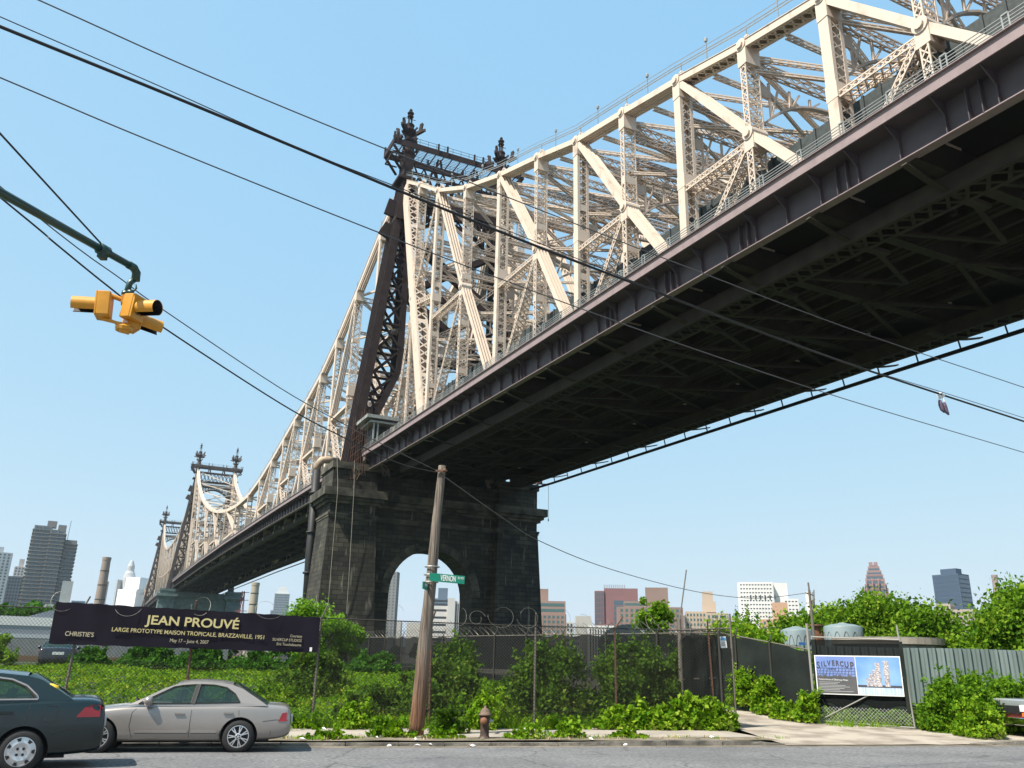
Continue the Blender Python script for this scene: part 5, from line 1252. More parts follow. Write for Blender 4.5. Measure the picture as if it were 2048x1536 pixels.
# =================================================================== BACKGROUND BUILDINGS
def facade(mw, gl, w_, d_, z0, z1, fl, nb, wr, style, cx=0, cy=0, hr=.55, face=.22):
    """walls and window strips of one block: front (y = -d/2) and both sides"""
    mw.box((cx-w_/2, cy-d_/2, z0), (cx+w_/2, cy+d_/2, z1))
    nf = max(1, int(round((z1-z0-1)/fl))); fh = (z1-z0-1)/nf
    for ax in ('f', 'l', 'r'):
        Wd = w_ if ax == 'f' else d_; n = nb if ax == 'f' else max(2, int(round(nb*d_/w_)))
        def B(mb, a0, a1, za, zc, o0, o1):
            if ax == 'f': mb.box((cx-w_/2+a0, cy-d_/2-o1, za), (cx-w_/2+a1, cy-d_/2-o0, zc))
            elif ax == 'l': mb.box((cx-w_/2-o1, cy-d_/2+a0, za), (cx-w_/2-o0, cy-d_/2+a1, zc))
            else: mb.box((cx+w_/2+o0, cy-d_/2+a0, za), (cx+w_/2+o1, cy-d_/2+a1, zc))
        e = .04*Wd
        if style in ('grid', 'bands'):
            for k in range(nf):
                za = z0+k*fh+fh*(1-hr)/2+.3; gl[k % len(gl)] if 0 else None
                B(gl[k], e, Wd-e, za, za+fh*hr, .002, face*.3)
            if style == 'grid':
                bw_ = (Wd-2*e)/n
                for i in range(n+1):
                    c = e+i*bw_; B(mw, max(0, c-bw_*(1-wr)/2), min(Wd, c+bw_*(1-wr)/2), z0, z1-.5, .0, face)
        elif style == 'fins':
            B(gl[0], e, Wd-e, z0, z1-2.5, .002, face*.3)
            bw_ = (Wd-2*e)/n
            for i in range(n+1): c = e+i*bw_; B(mw, max(0, c-bw_*(1-wr)/2), min(Wd, c+bw_*(1-wr)/2), z0, z1-1, 0, face*2)
        elif style == 'balcony':
            for k in range(nf): za = z0+k*fh; B(gl[k], e, Wd-e, za+.5, za+fh-.3, .002, .1); B(mw, -.6 if ax == 'f' else 0, Wd+(.6 if ax == 'f' else 0), za, za+.9, 0, 1.6)
            bw_ = (Wd-2*e)/n
            for i in range(n+1): c = e+i*bw_; B(mw, max(0, c-.5), min(Wd, c+.5), z0, z1, 0, .5)
    return nf
def building(label, az0, az1, D, zt, wall, glass, fl=3.2, nb=8, wr=.6, style='grid', depth=None, rot=0., blocks=None, extra=None, z0=0, hr=.55, cat='building', name='apartment_block'):
    az = (az0+az1)/2; w_ = D*math.radians(az1-az0)*1.0
    depth = depth or w_*.6
    e = empty(name, pol(az, D, z0), -R(az)+R(rot), label, cat)
    mw = MB(); blocks = blocks or [(0, 0, w_, depth, 0, zt)]
    allg = []
    for (cx, cy, bw_, bd, za, zc, *st) in blocks:
        gl = [MB() for _ in range(90)]; s_ = st[0] if st else style
        nn = st[1] if len(st) > 1 else max(2, int(nb*bw_/w_))
        facade(mw, gl, bw_, bd, za, zc, fl, nn, wr, s_, cx, cy, hr); allg += [g for g in gl if g.v]
    mw.build('wall', wall, e)
    for g in allg[:98]: g.build('window_row', glass, e)
    if extra: extra(e, w_, depth, zt)
    return e
def rgh(n, c, **k): return mat(n, c, .8, var=k.pop('var', .08), vscale=k.pop('vs', .05), **k)
gb = mat('window_glass_blue', (.06, .10, .13), .25, spec=.8); gd = mat('window_glass_dark', (.03, .035, .04), .3)
gg = mat('window_glass_green', (.06, .12, .12), .25)
# Manhattan side, left
bt_m = rgh('balcony_concrete', (.19, .175, .16))
W0 = 43.
def ant(e, w_, d_, zt): f = MB(); f.bar((12, 8, zt-6), (12.5, 8, zt+13), .5, .5); f.build('antenna', 'galv', e)
building('tallest apartment tower on the left with rows of balconies', -29.75, -27.35, 900, 112, bt_m, gb, fl=3.3, nb=5, style='balcony', extra=ant,
         blocks=[(-9.5, 0, 14, 20, 0, 116, 'balcony', 2), (3, -2, 12, 20, 0, 113, 'balcony', 2), (13.5, 3, 13, 20, 0, 105, 'balcony', 2), (-3, 2, 8, 8, 116, 122, 'none'), (6, 2, 7, 8, 113, 119, 'none')])
building('pale slab tower at the far left edge of the skyline', -31.9, -30.45, 1050, 106, rgh('pale_wall', (.42, .43, .44)), gb, nb=6, wr=.5, fl=3.2, blocks=[(0, 0, 26, 16, 0, 104, 'grid', 6), (-2, 2, 12, 8, 104, 110, 'none')], hr=.45)
building('grey office tower just left of the balcony tower', -30.6, -29.3, 1100, 84, rgh('grey_wall', (.13, .15, .17)), gd, nb=8, fl=3.6, hr=.5)
building('pale stepped tower behind the grey office tower', -30.5, -29.6, 1300, 110, rgh('pinkish_wall', (.50, .44, .40)), gb, nb=6, fl=3.6, blocks=[(0, 0, 22, 18, 0, 96, 'grid', 6), (2, 0, 12, 12, 96, 112, 'grid', 3), (3, 0, 6, 6, 112, 122, 'none')])
building('low pale block in front of the balcony tower', -28.2, -26.6, 700, 37, rgh('low_pale', (.40, .41, .40)), gb, nb=12, fl=3.4, blocks=[(0, 0, 22, 14, 0, 36, 'grid', 10), (1, 0, 7, 8, 36, 53, 'none')])
building('small blue glass tower left of the brick chimney', -26.95, -26.2, 1300, 72, rgh('blue_wall', (.16, .24, .30)), gb, style='bands', fl=4, hr=.8, name='glass_tower')
building('grey stepped tower behind the brick chimney', -26.0, -25.0, 1200, 70, rgh('grey_pink_wall', (.26, .23, .23)), gd, nb=7, fl=3.5, blocks=[(0, 0, 22, 18, 0, 64, 'grid', 6), (2, 0, 12, 12, 64, 92, 'grid', 4)])
wr_ = empty('wrapped_building', pol(-23.8, 800), R(-16), 'building wrapped in bright white sheeting beside the bridge truss', 'building')
f = MB(); f.box((-8, -8, 0), (12, 8, 56)); f.box((-1, -7, 56), (13, 6, 66)); f.build('sheeting', mat('white_sheeting', (.88, .88, .88), .7), wr_)
f = MB(); f.lathe([(5, 56), (5, 66), (4.2, 70), (3, 72), (3, 76), (1.5, 80), (.2, 82)], (-4, 0, 0), 16); f.box((-9, -9, 0), (-7.5, 9, 64)); f.build('dome', rgh('dome_white', (.38, .39, .40)), wr_)
def chimney(label, az, D, zt, r0, r1, m, name='chimney'):
    e = empty(name, pol(az, D), 0, label, 'chimney'); f = MB(); f.lathe([(r0, 0), (r1, zt-2), (r1*1.08, zt-2), (r1*1.08, zt)], (0, 0, 0), 20); f.build('stack', m, e, smooth=False)
    f = MB()
    for k in range(1, 7): f.lathe([(r0+(r1-r0)*k/7+.12, zt*k/7), (r0+(r1-r0)*k/7+.12, zt*k/7+.5)], (0, 0, 0), 20)
    f.build('band', 'stone_light', e)
chimney('brick chimney standing left of the wrapped white building', -25.45, 600, 62, 3.6, 2.5, rgh('chimney_brick', (.24, .19, .16)))
chimney('broad beige chimney right behind the second bridge tower', -16.5, 600, 51, 3.4, 2.5, rgh('beige_stack', (.34, .30, .23)))
py = empty('lattice_pylon', pol(-17.2, 300), 0, 'red lattice pylon beside the broad beige chimney', 'pylon')
f = MB()
for k in range(9):
    z = k*2.6; w1, w2 = 2.2-.17*k, 2.2-.17*(k+1)
    for sx, sy in ((-1, -1), (1, -1), (1, 1), (-1, 1)): f.bar((sx*w1/2, sy*w1/2, z), (sx*w2/2, sy*w2/2, z+2.6), .16, .16)
    f.bar((-w1/2, -w1/2, z), (w2/2, -w2/2, z+2.6), .1, .1); f.bar((w1/2, -w1/2, z), (-w2/2, -w2/2, z+2.6), .1, .1); f.bar((-w1/2, -w1/2, z), (w1/2, -w1/2, z), .1, .1)
for z in (17, 20.5, 23): f.bar((-2, 0, z), (2, 0, z), .18, .18)
f.build('frame', mat('red_lead_paint', (.34, .09, .08), .7), py)
def spire(e, w_, d_, zt): f = MB(); f.prism([(-11, 108), (11, 108), (5, 120), (-5, 120)], lambda a, b_, t: (a, t, b_), -9, 9); f.build('roof', 'white', e)
building('grey tower with a pale sloping crown left of the bridge pier', -15.4, -14.15, 1500, 107, rgh('slate_wall', (.22, .25, .27)), gb, nb=12, fl=4, blocks=[(0, 0, 24, 22, 0, 108, 'grid', 10), (-1, -14, 30, 10, 0, 80, 'grid', 10)], extra=spire, name='office_tower')
building('low dark block right of the sloping crown tower', -14.6, -13.5, 900, 30, rgh('dark_block', (.12, .11, .10)), gd, nb=8, fl=4)
# through the arch
building('tall narrow grey slab seen at the left inside the pier arch', -8.2, -7.35, 900, 92, rgh('arch_slab', (.17, .17, .165)), gb, nb=3, fl=3.1, wr=.4, rot=-16, depth=9, hr=.4)
building('dark blue block behind the white finned building in the arch', -5.05, -3.6, 900, 76, rgh('dark_blue_block', (.10, .14, .19)), gd, nb=10, fl=3.6, style='bands', blocks=[(0, 0, 24, 16, 0, 66, 'bands'), (0, 0, 10, 8, 66, 77, 'none')])
building('white finned laboratory building inside the pier arch', -5.2, -2.1, 700, 52, rgh('white_concrete', (.50, .48, .46)), gd, nb=16, wr=.45, style='fins', blocks=[(-12, 2, 16, 14, 0, 46, 'bands'), (-1, -6, 6, 6, 0, 52, 'none'), (9, 0, 15, 14, 0, 50, 'fins', 8)], name='laboratory', fl=6, hr=.3)
# island side, right of the pier
br1 = rgh('pale_red_brick', (.25, .165, .135)); br2 = rgh('brown_brick', (.22, .15, .125)); conc = rgh('tan_concrete', (.42, .33, .25)); band = rgh('band_concrete', (.5, .45, .4))
building('brick apartment block with glassy top floors right of the pier', 1.7, 3.95, 600, 46, br1, gg, nb=8, fl=3.3, wr=.6, blocks=[(0, 0, 23, 14, 0, 36, 'grid', 7), (0, .4, 22.4, 13, 36, 44.5, 'bands'), (-6, 2, 10.5, 8, 44.5, 53, 'none')])
building('small white block just right of the brick apartments', 3.95, 4.75, 700, 35, rgh('white_blk', (.5, .5, .48)), gd, nb=5, fl=4, blocks=[(-2, 0, 6, 8, 0, 36, 'grid', 2), (3, 0, 6, 8, 0, 26, 'grid', 3)])
def stubs(e, w_, d_, zt):
    f = MB()
    for i in range(12): f.bar((-10+i*1.4, 0, zt-2), (-10+i*1.4, 0, zt+2.2), .35, .35)
    f.build('roof_pipe', 'rust', e)
building('red and blue glass hospital block right of the pier', 6.0, 8.75, 650, 59, rgh('red_panels', (.20, .10, .10)), gb, nb=9, fl=4, wr=.7, blocks=[(2.5, 2, 25, 18, 0, 58, 'none'), (-13.5, 1, 7, 18, 0, 56, 'grid', 5), (5.5, -7.6, 18, 2, 30, 50, 'bands'), (1, -9, 30, 3, 20, 32, 'bands')], hr=.85, extra=stubs, name='hospital')
building('white finned low block under the red and blue hospital', 5.4, 7.1, 560, 27, rgh('fin_white', (.55, .54, .52)), gd, nb=9, wr=.5, style='fins')
building('wide brick apartment block behind the small tree', 7.3, 11.6, 580, 41, br2, gg, nb=12, fl=3.2, wr=.5, blocks=[(0, 0, 43, 16, 0, 40, 'grid', 12), (5, 2, 15, 9, 40, 53, 'none'), (-10, 1, 14, 10, 40, 44, 'bands')])
building('tan apartment block with a square rooftop box', 11.75, 14.4, 590, 39, conc, gg, nb=10, fl=3.2, wr=.55, blocks=[(-6.5, 0, 14, 16, 0, 38, 'grid', 6), (7, -2, 14, 16, 0, 37, 'grid', 5), (2.2, 3, 9, 8, 38, 45, 'none'), (1.6, 3, 7, 8, 45, 51.5, 'none')])
def arches(e, w_, d_, zt):
    f = MB()
    for i in range(6): x = -19+i*4.6; f.box((x, -11.5, 69), (x+1.2, -11, 73)); f.lathe([(.6, -11.5), (.6, -11)], (x+.6, 0, 73), 10, 'y')
    f.build('arched_window', gd, e)
hosp = rgh('white_stone', (.66, .64, .61))
building('big white stone hospital with arched upper windows', 14.9, 19.3, 900, 86, hosp, gd, nb=16, fl=3.8, wr=.6, rot=4, blocks=[(-13, 0, 34, 22, 0, 86, 'grid', 11), (10, 6, 16, 18, 0, 86, 'none'), (20, 0, 14, 18, 0, 70, 'grid', 4), (27, -4, 10, 14, 0, 55, 'grid', 3)], extra=arches, hr=.32, name='hospital')
building('orange tan apartment block in front of the white hospital', 16.4, 19.4, 600, 39, rgh('orange_brick', (.42, .26, .17)), gg, nb=9, fl=3.3, wr=.5, blocks=[(0, 0, 30, 14, 0, 34, 'grid', 9), (-2, 1, 10, 8, 34, 45, 'none')])
building('small brown block left of the big tree', 19.4, 20.3, 700, 31, br2, gd, nb=3, fl=3.5)
chimney('square white chimney left of the big tree', 19.55, 900, 77, 4.3, 3.6, hosp)
# stepped red tower
st_ = empty('stepped_tower', pol(23.5, 1000), -R(23.5), 'red brown stepped tower rising behind the trees', 'building')
mr = rgh('red_granite', (.26, .165, .155)); f = MB(); g = [MB() for _ in range(16)]
lv = [(26, 0), (26, 74), (24, 80), (22, 86), (19, 91), (17, 96), (15, 101), (12, 105.5), (9, 110)]
for k, (ww, z) in enumerate(lv):
    z1 = lv[k+1][1] if k+1 < len(lv) else 113
    f.box((-ww/2, -ww/2, z), (ww/2, ww/2, z1-.0))
    if k:
        for q in range(int(ww/3)): x = -ww/2+q*3; f.box((x, -ww/2-1.4, z), (x+2, -ww/2, z+1.6)); 
        f.box((-ww/2-1.2, -ww/2, z), (-ww/2, ww/2, z+1.6)); f.box((ww/2, -ww/2, z), (ww/2+1.2, ww/2, z+1.6)); g[k].box((-ww/2+.6, -ww/2-.1, z+1.8), (ww/2-.6, -ww/2-.002, z1-.8))
for k in range(5): z = 52+k*4.5; g[9+k].box((-12, -13.1, z+2), (12, -13.002, z+3.8)); f.box((-14, -14.4, z), (14, -13, z+1.7))
for x in (-9, -3, 3, 9): f.box((x-.6, -14.6, 30), (x+.6, -13.05, 98))
f.box((-4.5, -4.5, 113), (-.5, 0, 116)); f.box((.5, -4.5, 113), (4.5, 0, 116)); f.build('wall', mr, st_)
for q in g:
    if q.v: q.build('window_row', gb, st_)
bl = rgh('dark_blue_curtain_wall', (.045, .075, .12), vs=.1)
building('dark blue glass tower right of the big tree', 26.45, 28.95, 900, 104, bl, mat('blue_tower_glass', (.03, .055, .095), .15, spec=1.), style='bands', fl=4, hr=.75, rot=-28, depth=24, blocks=[(0, 0, 25, 19, 0, 91, 'bands'), (0, 2, 15, 10, 91, 96.5, 'none')], name='glass_tower')
building('beige stepped block at the foot of the dark blue tower', 26.7, 28.9, 650, 46, rgh('beige_wall', (.33, .28, .23)), gd, nb=8, fl=3.2, wr=.55, rot=-12, blocks=[(-7, 0, 9, 14, 0, 47, 'grid', 3), (4, 0, 15, 14, 0, 43, 'grid', 4), (-13, 4, 6, 10, 0, 41, 'none')], hr=.45)
chimney('tall brown chimney at the right beyond the dark blue tower', 30.0, 900, 90, 3.8, 2.5, rgh('brown_stack', (.26, .2, .19)))
# long low far shore behind it all
f = MB()
for i in range(110):
    a = -34+i*.62; D = 1150+random.uniform(-150, 250); h = random.uniform(34, 66) if random.random() < .6 else random.uniform(15, 35); ww = random.uniform(10, 26); c = pol(a, D); f.box((c.x-ww/2, c.y-8, 0), (c.x+ww/2, c.y+8, h))
f.build('far_city', mat('far_grey', (.42, .39, .35), .9, col2=(.22, .19, .18), vscale=.018, detail=0, ramp=(.45, .55)), None, kind='stuff', label='low hazy far off city blocks along the horizon')

# tanks, flat roof, trailers, sheds in the lot
def tank(label, x, y, z, r, h):
    e = empty('water_tank', (x, y, z), 0, label, 'tank', 'pale blue plastic tanks behind the driveway fence')
    f = MB(); f.lathe([(r*.98, 0), (r, .1), (r, h*.93), (r*.97, h*.95), (r*.6, h*.985), (.25, h), (.2, h+.04)], (0, 0, 0), 32); o = f.build('shell', 'bluewhite', e); smooth_angle(o, 30)
    f = MB()
    for k in range(14):
        a = 2*math.pi*k/14; pts = []
        for j in range(9): t = j/8; aa = a+(t-.5)*.34; pts.append((math.cos(aa)*(r+.01), math.sin(aa)*(r+.01), h*.66+h*.2*math.sin(t*math.pi)**.6))
        f.tube(pts, .014, 4)
    f.build('rib', 'rust_grey', e)
    f = MB(); f.box((-.2, -r-.03, h*.66), (.12, -r+.02, h*.74)); f.build('plate', mat('blue_label', (.02, .10, .30), .5), e)
tank('smaller pale blue tank on the left behind the gate post', 15.6, 46.4, .95, .82, 3.05)
tank('larger pale blue tank with arched ribs behind the gate panel', 19.6, 50.2, .95, 1.10, 3.5)
cr = empty('cable_reel', (18.2, 50.6, 3.75), 0, 'small brown wooden reel between the two pale blue tanks', 'reel')
f = MB(); f.lathe([(.42, -2.8), (.42, .0), (.42, .08), (.25, .08), (.25, .55), (.42, .55), (.42, .63)], (0, 0, 0), 14); f.build('drum', 'wood', cr)
fr_ = empty('flat_roof_shed', (20.2, 45.9, 0), A, 'low flat concrete roof with grass on top behind the gate panel', 'shed')
f = MB(); f.lathe([(2.6, 0), (2.6, 3.1), (2.75, 3.15), (2.75, 3.5)], (0, 0, 0), 40); f.build('wall', mat('shed_concrete', (.20, .19, .17), .9, var=.2), fr_); f = MB(); f.lathe([(2.78, 3.16), (2.78, 3.45)], (0, 0, 0), 40); f.build('roof_edge', 'concrete', fr_)
ln = empty('lot_trailer', (-36.5, 64, 1.4), R(27), 'long silver trailer striped white at the left edge behind the fence', 'trailer')
f = MB(); f.box((-9, -1.3, .8), (5, 1.3, 3.0)); f.build('body', mat('trailer_grey', (.30, .33, .36), .4, metal=.2), ln); f = MB(); f.box((-9, -1.34, 2.35), (5, -1.305, 2.95)); f.build('white_stripe', 'white', ln); f = MB(); f.box((-9, -1.34, 1.5), (5, -1.305, 1.75)); f.build('lower_stripe', mat('trailer_light', (.5, .53, .55), .4), ln)
f = MB(); [f.lathe([(.45, -1.3), (.45, -1.0)], (x, 0, .45), 14, 'y') for x in (-7, -5.8, 3)]; f.build('wheel', 'tyre', ln)
f = MB(); f.prism([(.8, 3.02), (5, 3.02), (5, 4.2), (3.4, 3.9)], lambda a, b_, t: (a, t, b_), -.5, 2); f.build('shed_roof', mat('grey_roof', (.22, .25, .28), .5), ln)
lw = empty('low_wall', (-24.8, 48.4, 1.4), R(26), 'low grey concrete wall behind the parked black car', 'wall')
f = MB(); f.box((-7, -.2, 0), (9, .2, 1.15)); f.build('body', mat('wall_grey', (.22, .23, .23), .9, var=.1), lw); f = MB(); f.box((-7, -.26, 0), (9, -.2, .3)); f.build('footing', mat('wall_rust', (.2, .13, .08), .9), lw)
hg = empty('arched_hangar', (22.6, 157, 2), -R(8), 'grey arched roof hangar peeking over the screened fence', 'hangar')
f = MB(); f.prism([(5.6*math.cos(math.pi*k/20), 3.4*math.sin(math.pi*k/20)+3.6) for k in range(21)]+[(-5.6, 0), (5.6, 0)], lambda a, b_, t: (a, t, b_), -6, 14); f.build('roof', mat('hangar_grey', (.16, .2, .21), .6), hg)

# =================================================================== VEGETATION
def lobes(n, c, rad, rl):
    """random sub-clumps within an ellipsoid"""
    out = []
    while len(out) < n:
        p = rng.normal(size=3); p /= np.linalg.norm(p); p *= rng.random()**.4
        out.append((np.array(c)+p*np.array(rad)*.82, rl*(.6+.7*rng.random())))
    return out
def crown_pts(lb, n, squash=.85):
    P = []; Nn = []; tot = sum(r*r for c, r in lb)
    for c, r in lb:
        k = int(n*r*r/tot)+1; d = rng.normal(size=(k, 3)); d /= np.linalg.norm(d, axis=1)[:, None]
        rr = r*(1-.6*rng.random(k)**1.4)*(1+.33*rng.normal(size=k)); q = c+d*rr[:, None]*np.array([1, 1, squash]); P.append(q); Nn.append(d)
    return np.concatenate(P), np.concatenate(Nn)
def tree(name, label, x, y, z, h, rad, m, n=9000, leaf=.22, nl=26, cat='tree', group=None, trunk=.16, cb=.22):
    n = int(n*1.6); leaf *= .8; nl = int(nl*1.5)
    e = empty(name, (x, y, z), 0, label, cat, group)
    c = (0, 0, h*(.5+cb/2)); rd = (rad, rad, h*(1-cb)/2)
    lb = lobes(nl, c, rd, min(rad, h*.5)*(.40 if name == 'broad_tree' else .27))
    if name == 'broad_tree': n = int(n*1.7)
    P, Nn = crown_pts(lb, n); P[:, 2] = np.maximum(P[:, 2], .1)
    leaves(P, leaf, 'crown', m, e, .3, N=Nn)
    f = MB(); f.tube([(0, 0, -.3), (.05*rad, .02, h*.25), (-.04*rad, 0, h*.5), (0, 0, h*.75)], [trunk*1.3, trunk, trunk*.7, trunk*.25], 8)
    for (cc, r) in lb[:10]: s0 = Vector((0, 0, h*random.uniform(.18, .5))); mdp = (s0+Vector(cc))*.5+Vector((0, 0, -.05*h)); f.tube([s0, mdp, Vector(cc)], [trunk*.5, trunk*.32, trunk*.1], 5)
    f.build('trunk', 'bark', e); return e
# ivy over the lot: stuff
N_ = 110000
uu = rng.uniform(-20, 11, N_); vv = 23.45+(rng.random(N_)**1.35)*26
def hump(u, v): return (.16*np.sin(u*.9+v*.35)+.10*np.sin(u*2.3-v*.8+1.3)+.07*np.sin(u*4.1+v*1.9)+.03*np.sin(u*9.+v*7)+.22)*np.clip(1.4-(v-23)/26, .35, 1)
gzv = .13+1.0*np.clip((vv-23.6)/22, 0, 1)**2*(3-2*np.clip((vv-23.6)/22, 0, 1))
hh_ = np.clip(hump(uu, vv), .03, 2)*np.clip((vv-23.5)/1.2, .15, 1)
keep = ~((uu > 7.5) & (vv > 27+0*uu) & (uu > 12.5))
zz = gzv+hh_*(1-.55*rng.random(N_)**2)+.03*rng.normal(size=N_)
Pw = np.stack([RU.x*uu+RV.x*vv, RU.y*uu+RV.y*vv, zz], 1)[keep]
leaves(Pw, .10, 'ivy_ground_cover', 'leaf_ivy', None, .62, kind='stuff', label='dense low ivy covering the empty lot behind the fence')
uu = rng.uniform(17.0, 34, 26000); vv = 24+rng.random(26000)*22; ok_ = uu > 16.9+(28-vv)*.1
gz2 = .13+1.0*np.clip((vv-23.6)/22, 0, 1)**2*(3-2*np.clip((vv-23.6)/22, 0, 1)); zz = gz2+(.12+.08*np.sin(uu*2+vv))*rng.random(26000)+.02
leaves(np.stack([RU.x*uu+RV.x*vv, RU.y*uu+RV.y*vv, zz], 1)[ok_], .12, 'ground_weeds', 'leaf_bush', None, .6, kind='stuff', label='low weeds between the gate panel and the corrugated fence')
# bed of shade under the ivy so that the soil does not show through
def bush(name, label, u, v, h, rad, m, n=3500, leaf=.11, group=None, cat='bush', flat=1., z=None, nl=16, world=None, stems=6):
    nl = int(nl*1.7); n = int(n*1.5); leaf *= .82
    p = UV(u, v, gz(u, v) if z is None else z) if world is None else Vector(world)
    e = empty(name, p, A, label, cat, group)
    lb = []
    for k in range(nl):
        a = rng.uniform(0, 6.283); q = rng.random()**.6; hh = rng.uniform(.12, .88)
        wdt = rad*(1-.55*hh**2)
        lb.append((np.array([math.cos(a)*q*wdt, math.sin(a)*q*wdt*flat, h*hh]), h*.125*(.6+.9*rng.random())))
    P, Nn = crown_pts(lb, n, .9)
    m_n = int(n*.45); aa = rng.uniform(0, 6.283, m_n); qq = rng.random(m_n)**.5; ax = np.cos(aa)*qq*rad*1.12; ay = np.sin(aa)*qq*rad*flat*1.12
    hh2 = h*(.55+.25*np.sin(ax*5.1+u)+.2*np.sin(ay*6.3+ax*9.7+v))*(1-.45*qq**3); P = np.concatenate([P, np.stack([ax, ay, hh2*rng.random(m_n)**.7], 1)]); Nn = np.concatenate([Nn, rng.normal(size=(m_n, 3))])
    # a few whippy shoots standing out of the top
    sh_ = []
    for k in range(stems):
        a = rng.uniform(0, 6.283); r_ = rad*rng.uniform(.1, .8); b0 = np.array([math.cos(a)*r_, math.sin(a)*r_*flat, h*.75]); tip = b0+np.array([rng.normal()*.15, rng.normal()*.1, h*rng.uniform(.18, .38)])
        t = rng.random(40)[:, None]; sh_.append(b0+(tip-b0)*t+rng.normal(size=(40, 3))*.05)
    if sh_: S_ = np.concatenate(sh_); P = np.concatenate([P, S_]); Nn = np.concatenate([Nn, rng.normal(size=S_.shape)])
    P[:, 2] = np.maximum(P[:, 2], .02)
    leaves(P, leaf, 'foliage', m, e, .22, N=Nn)
    f = MB()
    for k in range(7): c_ = Vector(lb[k][0]); f.tube([(c_.x*.25, c_.y*.25, -.05), (c_.x*.7, c_.y*.7, c_.z*.55), tuple(c_)], [.02, .014, .006], 5)
    f.build('stem', 'bark', e); return e
gB = 'bushes growing behind the chain link fence'
bush('bush', 'rounded bush behind the fence just left of the wooden pole', 2.7, 26.0, .95, 1.0, 'leaf_bush', 4500, .11, gB)
bush('bush', 'bush behind the fence seen right of the wooden pole', 4.7, 26.2, 1.9, 1.5, 'leaf_bush', 7000, .11, gB)
bush('bush', 'low bush behind the hydrant', 5.9, 25.2, 1.1, 1.1, 'leaf_ivy', 4500, .11, gB)
bush('bush', 'tall pointed bush right of the middle fence post', 7.9, 25.6, 2.25, 1.25, 'leaf_bush', 7500, .11, gB, stems=9)
bush('bush', 'broad dark bush pressed against the fence left of the gate leaf', 10.3, 24.9, 2.5, 1.3, 'leaf_bush', 9500, .10, gB, flat=.6)
bush('bush', 'dark bush in the fence corner beside the gate leaf', 11.9, 24.6, 2.2, .95, 'leaf_bush', 6500, .10, gB, flat=.7)
bush('bush', 'small bush at the foot of the back screened fence', 1.2, 33, 1.5, 1.4, 'leaf_bush', 4500, .13, gB)
bush('bush', 'young shoots standing before the back screened fence', 5.6, 28.5, 2.3, .8, 'leaf_bush', 2600, .12, gB, stems=12)
bush('bush', 'bush on the ivy slope left of the wooden pole', -.2, 30, .6, 1.3, 'leaf_ivy', 2600, .12, gB)
gV = 'vines spilling onto the pavement from the fence'
bush('vine', 'broad leaved vine clump at the gate leaf foot', 12.2, 23.1, .85, .65, 'leaf_vine', 1300, .13, gV, cat='vine', z=.1, flat=.6, stems=3)
bush('vine', 'broad leaved vine clump between the last two fence posts', 10.5, 23.2, .75, .8, 'leaf_vine', 1400, .13, gV, cat='vine', z=.1, flat=.5, stems=3)
bush('vine', 'broad leaved vine clump below the rusty fence post', 9.2, 23.2, .6, .7, 'leaf_vine', 1000, .125, gV, cat='vine', z=.1, flat=.5, stems=3)
bush('vine', 'tallest vine clump rising in front of the dark corner bush', 11.4, 23.2, .95, .6, 'leaf_vine', 1400, .13, gV, cat='vine', z=.1, flat=.5, stems=5)
bush('vine', 'pale leaved vine clump directly left of the rusty fence post', 9.8, 23.2, .55, .5, 'leaf_vine', 800, .12, gV, cat='vine', z=.1, flat=.5, stems=5)
gW = 'weeds sprouting along the fence foot'
for i, (u, v, h, r_, lab, m) in enumerate([
    (2.0, 23.1, .7, .45, 'leafy weed tuft at the fence foot left of the wooden pole', 'leaf_vine'), (2.7, 20.9, .42, .55, 'low weed patch touching the left side of the wooden pole base', 'leaf_ivy'),
    (4.25, 21.9, .55, .5, 'dark weed clump between the wooden pole and the hydrant', 'leaf_bush'), (5.35, 23.0, .95, .4, 'tall weed standing right behind the hydrant', 'leaf_vine'),
    (5.9, 20.6, .3, .55, 'low weed patch right of the hydrant', 'leaf_vine'), (7.0, 20.8, .35, .4, 'spiky weed at the foot of the middle fence post', 'leaf_vine'),
    (7.7, 23.25, .35, .7, 'weed strip along the fence right of the middle post', 'leaf_vine'), (3.9, 20.7, .18, .45, 'flat weeds in the verge right of the wooden pole', 'leaf_ivy'), (.4, 23.1, .35, .8, 'short weeds at the fence foot behind the silver car', 'leaf_ivy'), (1.2, 20.5, .16, .6, 'thin verge weeds behind the silver car tail', 'leaf_ivy'), (8.6, 20.9, .16, .5, 'scattered verge weeds at the end of the planted strip', 'leaf_ivy')]):
    bush('weed', lab, u, v, h, r_, m, 620 if h > .3 else 350, .10, gW, cat='weed', z=.1, nl=10, stems=2, flat=.6)
gD = 'bushes along the driveway fence'
bush('bush', 'bright bush at the far end of the driveway fence', 0, 0, 1.25, .6, 'leaf_vine', 1800, .13, gD, world=(8.55, 31.6, .55))
bush('bush', 'largest bright bush halfway along the driveway fence', 0, 0, 1.1, .6, 'leaf_vine', 1900, .13, gD, world=(9.1, 30.4, .38))
bush('bush', 'bright bush at the gate post end of the driveway fence', 0, 0, .85, .35, 'leaf_vine', 700, .12, gD, world=(9.6, 28.2, .25))
bush('bush', 'low weedy bush in the middle of the driveway edge', 0, 0, .45, .6, 'leaf_vine', 1000, .12, gD, world=(9.3, 29.0, .27))
gH = 'hedge bushes in front of the corrugated fence'
